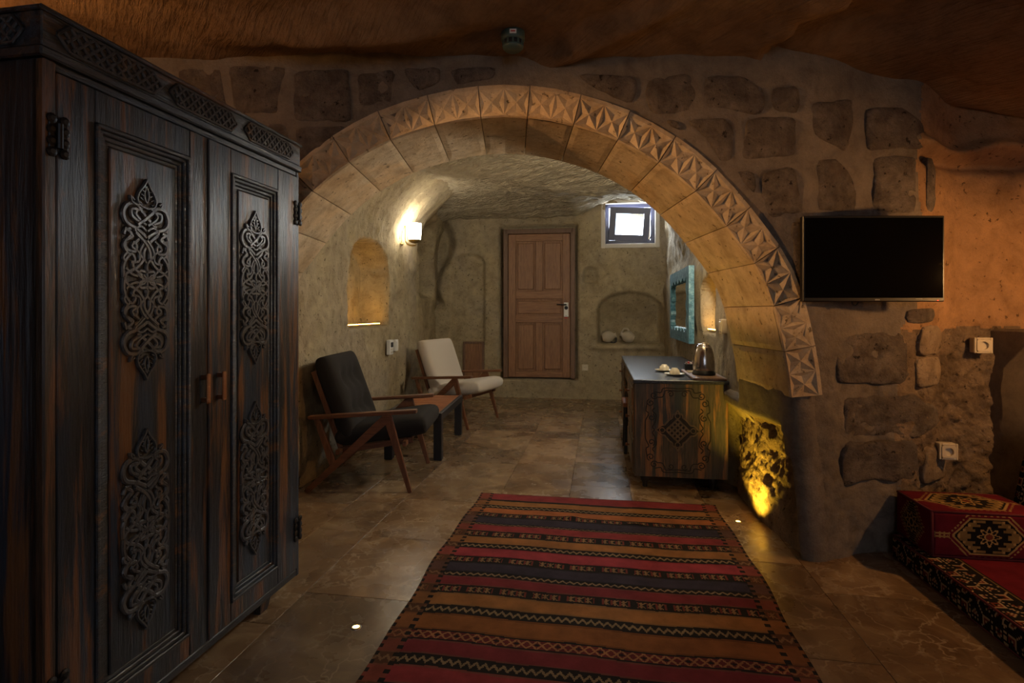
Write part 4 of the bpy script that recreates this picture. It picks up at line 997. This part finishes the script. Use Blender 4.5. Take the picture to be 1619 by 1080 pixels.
def bol_col(face, a, b_, la, lb):
    c = medallion(a-la/2, b_-lb/2, {'top': .36, 'front': .30, 'rear': .30}.get(face, .17), {'top': .24, 'front': .185, 'rear': .185}.get(face, .17))
    if face in ('left', 'right'):
        x, z = a-la/2, b_-lb/2; c = np.zeros(a.shape+(3,))+BUR; A, B = np.abs(x)/.09, np.abs(z)/.088
        saw = .92-.70*np.floor(B*7)/7+.15*(np.floor(B*14) % 2); k = A < saw; c[k] = BLK; c[k & (np.abs(A-saw) < .16)] = GOLD*.6; r = np.sqrt(A**2+B**2); th = np.arctan2(B, A)
        c[np.abs(r-.42-.08*np.cos(8*th)) < .06] = GOLD*.7; c[np.abs(r-.2) < .05] = GOLD*.7; c[(r > .55) & k & (np.floor(B*16) % 2 == 0) & (A < saw-.2)] = GOLD*.4
    return c
soft_block('bolster_cover', CL, CWd, CHt, bol_col, M['cushion_cloth'], cb, .0035, .006, .014)
for pts in ([(.005, .004, CHt-.004), (CL-.005, .004, CHt-.004)], [(.005, .004, .004), (CL-.005, .004, .004)], [(.004, .004, .004), (.004, .004, CHt-.004)], [(.005, .004, CHt-.004), (.005, CWd-.004, CHt-.004)], [(.005, CWd-.004, CHt-.004), (CL-.005, CWd-.004, CHt-.004)], [(.005, .004, .006), (.005, CWd-.004, .006)], [(CL-.004, .004, CHt-.004), (CL-.004, CWd-.004, CHt-.004)]): piping(cb, pts, .0055)
# back cushion leaning on the low wall
bc = empty('back_cushion', (2.375, 2.20, MHt+.004), 0, 'patterned burgundy back cushion leaning upright against the low plastered wall', 'cushion')
def bc_col(face, a, b_, la, lb):
    e = np.minimum(np.minimum(a, la-a), np.minimum(b_, lb-b_)); c = motif_border(a, b_)
    if face == 'left':
        mm = medallion(a-la/2, b_-lb/2, .30, .26); c[e > .10] = GOLD*.5; k = e > .106; c[k] = mm[k]
    return c
sb = soft_block('cushion_cover', .11, .46, .50, bc_col, M['cushion_cloth'], bc, .0055, .010, .03)
bc.rotation_euler = (0, rad(12), rad(-2))

# ================================================================== WALL FITTINGS
# television
tvY = 2.545; p0, p1 = at(1270, 341, tvY), at(1493, 477, tvY); tw, th_ = p1.x-p0.x, p0.z-p1.z
tv = empty('television', ((p0.x+p1.x)/2, tvY, p1.z), rad(-.6), 'flat black television mounted on the stone wall', 'television')
m = MB(); m.box(-tw/2, tw/2, .0, .03, 0, th_, .004); m.box(-tw/2+.08, tw/2-.08, .03, .055, .05, th_-.06, .01); m.out('casing', M['blackplastic'], tv)
MB().box(-tw/2+.010, tw/2-.010, -.002, .001, .018, th_-.010).out('screen', M['screen'], tv)
for k in range(3): MB().box(.006+k*.0075, .0115+k*.0075, -.0015, .001, .0055, .0115, 0).out('logo', M['grey'], tv)
MB().box(tw/2-.135, tw/2-.105, -.0015, .001, .012, .0135).out('badge', M['grey'], tv)
MB().box(tw/2-.036, tw/2-.030, -.0015, .001, .004, .008).out('standby_light', plain('standby', (.6, .03, .02), .4, em=(1, .05, .02), es=1.2), tv)
m = MB(); m.box(-.12, .12, .05, .09, .12, .30, .006); m.out('wall_bracket', M['black_metal'], tv)
MB().tube([(p[0], .045, p[1]) for p in cr([(-.075, .01), (-.07, -.012), (-.055, -.016), (-.045, -.004), (-.04, .01)], 5)], .0035, 6).out('cable', M['blackplastic'], tv)
# sockets on the stone wall
def socket(name, loc, rz, label, size=.085, back=.0, cat='socket'):
    s = empty(name, loc, rz, label, cat); a = size/2
    if back: MB().box(-a*.95, a*.95, -.011, back, -a*.95, a*.95, .004).out('back_box', M['ivory'], s)
    g = MB()
    for b_ in ((-a, -a*.74, -a, a), (a*.74, a, -a, a), (-a*.74, a*.74, -a, -a*.74), (-a*.74, a*.74, a*.74, a)): g.box(b_[0], b_[1], -.020, -.010, b_[2], b_[3], .003)
    g.out('frame', M['ivory'], s); RX = Matrix.Rotation(rad(90), 4, 'X')
    B2 = bmesh.new(); N = 32; ro, ri, rb, rc_ = [], [], [], []
    for k in range(N):
        t = 2*math.pi*(k+.5)/N; c_, s_ = math.cos(t), math.sin(t); e = a*.74/max(abs(c_), abs(s_))
        ro.append(B2.verts.new((c_*e, -.024, s_*e))); ri.append(B2.verts.new((c_*a*.50, -.024, s_*a*.50))); rb.append(B2.verts.new((c_*a*.48, -.006, s_*a*.48))); rc_.append(B2.verts.new((c_*e, -.010, s_*e)))
    for k in range(N):
        j = (k+1) % N
        for q0, q1 in ((rc_, ro), (ro, ri), (ri, rb)): B2.faces.new((q0[k], q0[j], q1[j], q1[k]))
    B2.faces.new(rb); g = MB(); g._merge(B2); g.out('plate', M['ivory'], s)
    for sx in (-1, 1): MB().lathe([(.0032, .004), (.0032, .0085), (.0005, .0085)], 8, Matrix.Translation((sx*.0095, 0, 0)) @ RX).out('contact_hole', M['dark'], s)
    return s
for px, py, lab in ((1552, 546, 'ivory wall socket on the rough rock right of the stacked pale blocks'), (1497, 713, 'ivory wall socket low on the wall above the bolster')):
    Yq = float(Yw((px-CX)/F*2.75))-.012; p = at(px, py, Yq); socket('wall_socket', p, rad(-14), lab, .084, .035)
# smoke alarm
dz_ = 2.45; dY = 2.44; dX = (811-CX)/F*dY
zc = float(oceil(np.array(dX), np.array(dY)))
al = empty('smoke_alarm', (dX, dY, zc-.002), 0, 'small round teal smoke alarm on the rock ceiling', 'alarm')
MB().lathe([(.053, .012), (.053, -.028), (.050, -.034)], 28).out('base_ring', M['teal'], al, True)
MB().lathe([(.046, -.030), (.044, -.052), (.042, -.054)], 28).out('vent_core', M['dark'], al, True)
for k in range(12): t = 2*math.pi*k/12; MB().box(.042, .047, -.004, .004, -.056, -.03, 0, Matrix.Rotation(t, 4, 'Z')).out('vent_rib', M['teal'], al)
MB().lathe([(.047, -.054), (.046, -.062), (.036, -.072), (.001, -.075)], 28).out('cap', M['teal'], al, True)
MB().box(-.015, .015, -.0560, -.052, -.022, -.004).out('rating_label', M['white'], al); MB().box(-.010, .010, -.0568, -.055, -.016, -.010).out('label_print', M['redmark'], al)

def wallpt(fn, px, py, side):
    """point on the inner left/right wall for an image point"""
    r = (px-CX)/F
    if side == 'L': Y = (-1.50-3.2*.0936)/(r-.0936)
    else: k = (RB[0]-RA[0])/(RB[1]-RA[1]); Y = (RA[0]-RA[1]*k)/(r-k)
    return Vector((r*Y, Y, CAMH+(HORY-py)/F*Y))
AL, AR = math.atan2(.9957, .0932), None
# sconce on the inner left wall
p = wallpt(None, 631, 363, 'L'); sc = empty('wall_sconce', (p.x+.02, p.y, p.z), rad(-5.4), 'lit brass wall sconce with white glass shade', 'sconce')
MB().box(-.03, .006, -.022, .022, -.17, .12, .004).out('wall_plate', M['brass'], sc)
for z in (-.16, .11): MB().lathe([(.028, -.008), (.032, 0), (.024, .01)], 14, Matrix.Translation((0, 0, z))).out('plate_finial', M['brass'], sc)
MB().tube([(q[0], 0, q[1]) for q in cr([(.0, .02), (.05, .03), (.055, -.12), (.09, -.17), (.16, -.175), (.165, -.15)], 5)], .010, 8).out('arm', M['brass'], sc, True)
MB().lathe([(.012, -.155), (.045, -.145), (.068, -.125), (.07, -.115), (.02, -.118)], 20, Matrix.Translation((.155, 0, 0))).out('cup', M['brass'], sc, True)
MB().lathe([(.058, -.115), (.066, -.10), (.074, .06), (.070, .062), (.05, -.08), (.001, -.08)], 24, Matrix.Translation((.155, 0, 0)), cap=False).out('glass_shade', M['frost'], sc, True)

S2 = empty('wall_sconce', (rw(3.62)-.03, 3.62, 1.98), rad(180-9), 'lit brass wall sconce with glass shade on the wall behind the arch pier', 'sconce')
for c_ in [k for k in sc.children]:
    q = c_.copy(); COL.objects.link(q); q.parent = S2
    if c_.name.startswith('glass_shade'): q.data = q.data.copy(); q.data.materials[0] = M['frost2']
# thermostat, switch
p = wallpt(None, 612, 549, 'L'); th = empty('thermostat', (p.x+.03, p.y, p.z), rad(90-5.4), 'white thermostat with dark display on the wall under the niche', 'thermostat')
MB().box(-.055, .055, -.02, .02, -.075, .075, .006, None, 2).out('case', M['white'], th); MB().box(-.035, .040, -.023, -.018, .0, .05, .002).out('display', M['dark'], th)
for z in (-.02, -.05): MB().box(-.035, .035, -.023, -.018, z-.010, z+.010, .002).out('button', M['ivory'], th)
p = wallpt(None, 621, 546, 'L'); s = empty('wall_switch', (p.x+.03, p.y+.02, p.z), rad(90-5.4), 'white rocker switch beside the thermostat', 'switch')
MB().box(-.045, .045, -.012, .02, -.06, .06, .005, None, 2).out('frame', M['white'], s); MB().box(-.028, .028, -.018, -.01, -.04, .04, .003).out('rocker', M['white'], s)
p = wallpt(None, 1146, 516, 'R'); s = empty('wall_switch', (p.x-.02, p.y, p.z), rad(-90-9), 'ivory light switch near the lit niche above the kettle', 'switch')
MB().box(-.042, .042, -.012, .03, -.05, .05, .005, None, 2).out('frame', M['ivory'], s); MB().box(-.026, .026, -.018, -.01, -.034, .034, .003).out('rocker', M['ivory'], s)
q = back_p(back_s(925), back_z(925, 581), .012); socket('wall_socket', q, math.atan2(BD[1], BD[0]), 'white wall socket low beside the door', .085)
# wooden hatch behind the cream chair
hs0, hs1, hz0, hz1 = back_s(733), back_s(766), back_z(750, 602), back_z(750, 540)
ht = empty('wall_hatch', back_p((hs0+hs1)/2, hz0, .015), math.atan2(BD[1], BD[0]), 'small red brown wooden hatch set low in the back wall', 'hatch')
hw_, hh_ = (hs1-hs0)/2, hz1-hz0
MB().box(-hw_, hw_, -.01, .05, 0, hh_, .004).out('hatch_panel', M['door'], ht); m = MB()
for b_ in ((-hw_, -hw_+.03, 0, hh_), (hw_-.03, hw_, 0, hh_), (-hw_, hw_, 0, .03), (-hw_, hw_, hh_-.03, hh_)): m.box(b_[0], b_[1], -.022, .0, b_[2], b_[3], .003)
m.out('hatch_frame', M['doorframe'], ht)
# mirror on the inner right wall
pa, pb = wallpt(None, 1100, 480, 'R'), wallpt(None, 1068, 480, 'R'); mc = (pa+pb)/2; mw = math.dist(pa[:2], pb[:2]); mz0, mz1 = .92, 1.635
ang = math.atan2(pa.y-pb.y, pa.x-pb.x)      # local x runs from far end to near end, outward = -y
mr = empty('wall_mirror', (mc.x-.045, mc.y, mz0), ang, 'mirror in a scalloped teal painted frame above the console desk', 'mirror'); mh = mz1-mz0
m = MB(); n = 60; B_ = bmesh.new(); W_ = .13
def scal(t, per, amp): return amp*math.cos(t*per*2*math.pi)
out = []; inn = []
for k in range(4):
    N = 30 if k % 2 == 0 else 16
    for i in range(N):
        f_ = i/N
        if k == 0: out.append((-mw/2+mw*f_, 0)); inn.append((-mw/2+W_+(mw-2*W_)*f_, W_*.9+scal(f_, 5, .02)))
        elif k == 1: out.append((mw/2, mh*f_)); inn.append((mw/2-W_+scal(f_, 3, .03), W_*.9+(mh-1.8*W_)*f_))
        elif k == 2: out.append((mw/2-mw*f_, mh)); inn.append((mw/2-W_-(mw-2*W_)*f_, mh-W_*.9+scal(f_, 5, .02)))
        else: out.append((-mw/2, mh-mh*f_)); inn.append((-mw/2+W_+scal(f_, 3, .03), mh-W_*.9-(mh-1.8*W_)*f_))
O0 = [B_.verts.new((x, .03, z)) for x, z in out]; O1 = [B_.verts.new((x, -.018, z)) for x, z in out]; I1 = [B_.verts.new((x, -.024, z)) for x, z in inn]; I0 = [B_.verts.new((x, .005, z)) for x, z in inn]
for a in range(len(out)):
    b_ = (a+1) % len(out)
    for r0, r1 in ((O0, O1), (O1, I1), (I1, I0)): B_.faces.new((r0[a], r0[b_], r1[b_], r1[a]))
m._merge(B_); m.out('frame', M['mframe'], mr)
MB().box(-mw/2+.05, mw/2-.05, .003, .008, .05, mh-.05).out('glass', M['mirror'], mr); MB().box(-mw/2+.02, mw/2-.02, .008, .03, .02, mh-.02).out('backing', M['mframe'], mr)
# pottery in the back niche
for i, (px, r, tilt, lab) in enumerate(((962, .085, 78, 'round clay jug with a dark handle lying in the wall niche'), (994, .085, -66, 'pale clay jug with a pale handle lying in the wall niche'))):
    q = back_p(back_s(px), NZ0+.012, -.12)
    pt = empty('clay_jug', (q.x, q.y, NZ0+.008+r*.92), math.atan2(BD[1], BD[0]), lab, 'jug', 'clay jugs in the niche')
    RM = Matrix.Rotation(rad(tilt), 4, 'Y')
    MB().lathe([(.045, -r*.98), (r*.75, -r*.75), (r, -.01), (r*.86, r*.55), (r*.45, r*.95), (r*.34, r*1.1), (r*.46, r*1.35), (r*.40, r*1.35), (r*.28, r*1.1), (.001, r*.9)], 24, RM, cap=False).out('body', M['clay'], pt, True)
    h_ = MB(); h_.tube([(RM @ Vector((x, -.02, z))) for x, z in cr([(r*.38, r*1.22), (r*.95, r*1.15), (r*1.15, r*.65), (r*.93, r*.25)], 5)], .012, 8); h_.out('handle', M['clay'] if i else M['groove'], pt, True)

# ================================================================== LAMPS
def led(name, a, b_, wdt, mat, label, lift=.012):
    """lit strip in a channel between two points on a niche sill"""
    a, b_ = Vector(a), Vector(b_); d = (b_-a); L_ = d.length; o = empty(name, (a+b_)/2, math.atan2(d.y, d.x), label, 'light strip')
    MB().box(-L_/2, L_/2, -wdt/2-.004, wdt/2+.004, 0, lift*.6, .001).out('channel', M['brass'], o); MB().box(-L_/2+.005, L_/2-.005, -wdt/2, wdt/2, lift*.6, lift, .001).out('diffuser', mat, o); return o
nx = lambda Y, off: lw(Y)-off
led('led_strip', (nx(4.68, .09), 4.68, 1.085), (nx(5.60, .09), 5.60, 1.085), .02, M['strip'], 'lit amber strip on the sill of the tall niche by the sconce')
led('led_strip', (rw(4.17)+.06, 4.17, 1.055), (rw(4.66)+.06, 4.66, 1.055), .02, M['strip'], 'lit amber strip on the sill of the niche above the kettle')
def uplight(px, py, energy, label, aim, cone=60, blend=.5):
    X, Y = fl(px, py); o = empty('floor_uplight', (X, Y, 0), 0, label, 'floor light')
    MB().lathe([(.020, -.004), (.020, .003), (.014, .004), (.013, .001)], 20, cap=False).out('bezel', M['steel'], o, True); MB().lathe([(.013, -.003), (.013, .002), (.001, .0028)], 20).out('lens', M['strip_y'], o)
    l = bpy.data.lights.new('uplight', 'SPOT'); l.energy = energy; l.color = YELLOW; l.spot_size = rad(cone); l.spot_blend = blend; l.shadow_soft_size = .012
    so = bpy.data.objects.new('uplight', l); COL.objects.link(so); so.location = (X, Y, .012); so.rotation_euler = Vector(aim).to_track_quat('-Z', 'Y').to_euler()
uplight(1167, 825, 30, 'small lit floor spotlight at the foot of the arch jamb', (.55, .22, 1), 112, .9)
uplight(563, 992, .6, 'small lit floor spotlight in the marble between wardrobe and rug', (0, .2, 1), 60, 1)
def lamp(name, loc, rz, energy, label, col=ORANGE, r=.03, off=.14):
    o = empty(name, loc, rz, label, 'lamp'); MB().box(-.02, .01, -.05, .05, -.08, .08, .005).out('wall_plate', M['brass'], o)
    MB().tube([(q[0], 0, q[1]) for q in cr([(0, 0), (.06, -.03), (off, -.05), (off, -.01)], 5)], .008, 8).out('arm', M['brass'], o, True)
    MB().lathe([(.03, -.01), (.06, .01), (.062, .02), (.02, .012)], 18, Matrix.Translation((off, 0, 0))).out('dish', M['brass'], o, True)
    MB().lathe([(.022, .012), (.03, .03), (.03, .055), (.018, .075), (.001, .08)], 16, Matrix.Translation((off, 0, 0))).out('bulb', M['amber'], o, True)
    c, s = math.cos(rz), math.sin(rz); point(name+'_light', (loc[0]+off*c, loc[1]+off*s, loc[2]+.13), energy, col, r)
lamp('wall_lamp', (-1.92, 1.75, 2.08), 0, 6, 'amber wall lamp above the wardrobe')
def spot(name, loc, target, energy, col, cone, blend, r=.02):
    l = bpy.data.lights.new(name, 'SPOT'); l.energy = energy; l.color = col; l.spot_size = rad(cone); l.spot_blend = blend; l.shadow_soft_size = r
    o = bpy.data.objects.new(name, l); COL.objects.link(o); o.location = loc; o.rotation_euler = (Vector(target)-Vector(loc)).to_track_quat('-Z', 'Y').to_euler()
sp = empty('spotlight', (-1.80, 1.62, 2.22), 0, 'small black spotlight above the wardrobe aimed at the arch', 'lamp')
q = (Vector((1.38, 2.95, 1.45))-Vector((-1.80, 1.62, 2.22))).to_track_quat('Z', 'Y').to_matrix().to_4x4()
MB().lathe([(.028, -.10), (.034, -.09), (.036, -.01), (.032, -.01), (.030, -.05), (.001, -.05)], 18, q, cap=False).out('housing', M['black_metal'], sp, True)
MB().tube([(0, 0, .0), (-.06, 0, .04), (-.14, 0, .04)], .01, 8).out('bracket', M['black_metal'], sp)
spot('spotlight_beam', (-1.80, 1.62, 2.22), (1.38, 2.95, 1.45), 240, ORANGE, 38, 1.0)
TX, TY = 2.68, 1.95
tl = empty('table_lamp', (TX, TY, LEDZ), 0, 'brass table lamp with domed shade standing on the low plastered wall', 'lamp')
MB().lathe([(.07, 0), (.07, .012), (.02, .02), (.012, .05), (.012, .40), (.001, .41)], 18).out('stand', M['brass'], tl, True)
MB().lathe([(.018, .46), (.09, .445), (.17, .405), (.20, .375), (.197, .375), (.10, .425), (.001, .44)], 22, cap=False).out('shade', M['brass'], tl, True)
for k_ in (-1, 1): MB().lathe([(.010, .36), (.020, .345), (.020, .325), (.001, .315)], 12, Matrix.Translation((-.06, k_*.03, 0))).out('bulb', M['amber'], tl, True)
point('table_lamp_light', (TX-.105, TY, LEDZ+.30), 27, ORANGE, .03)
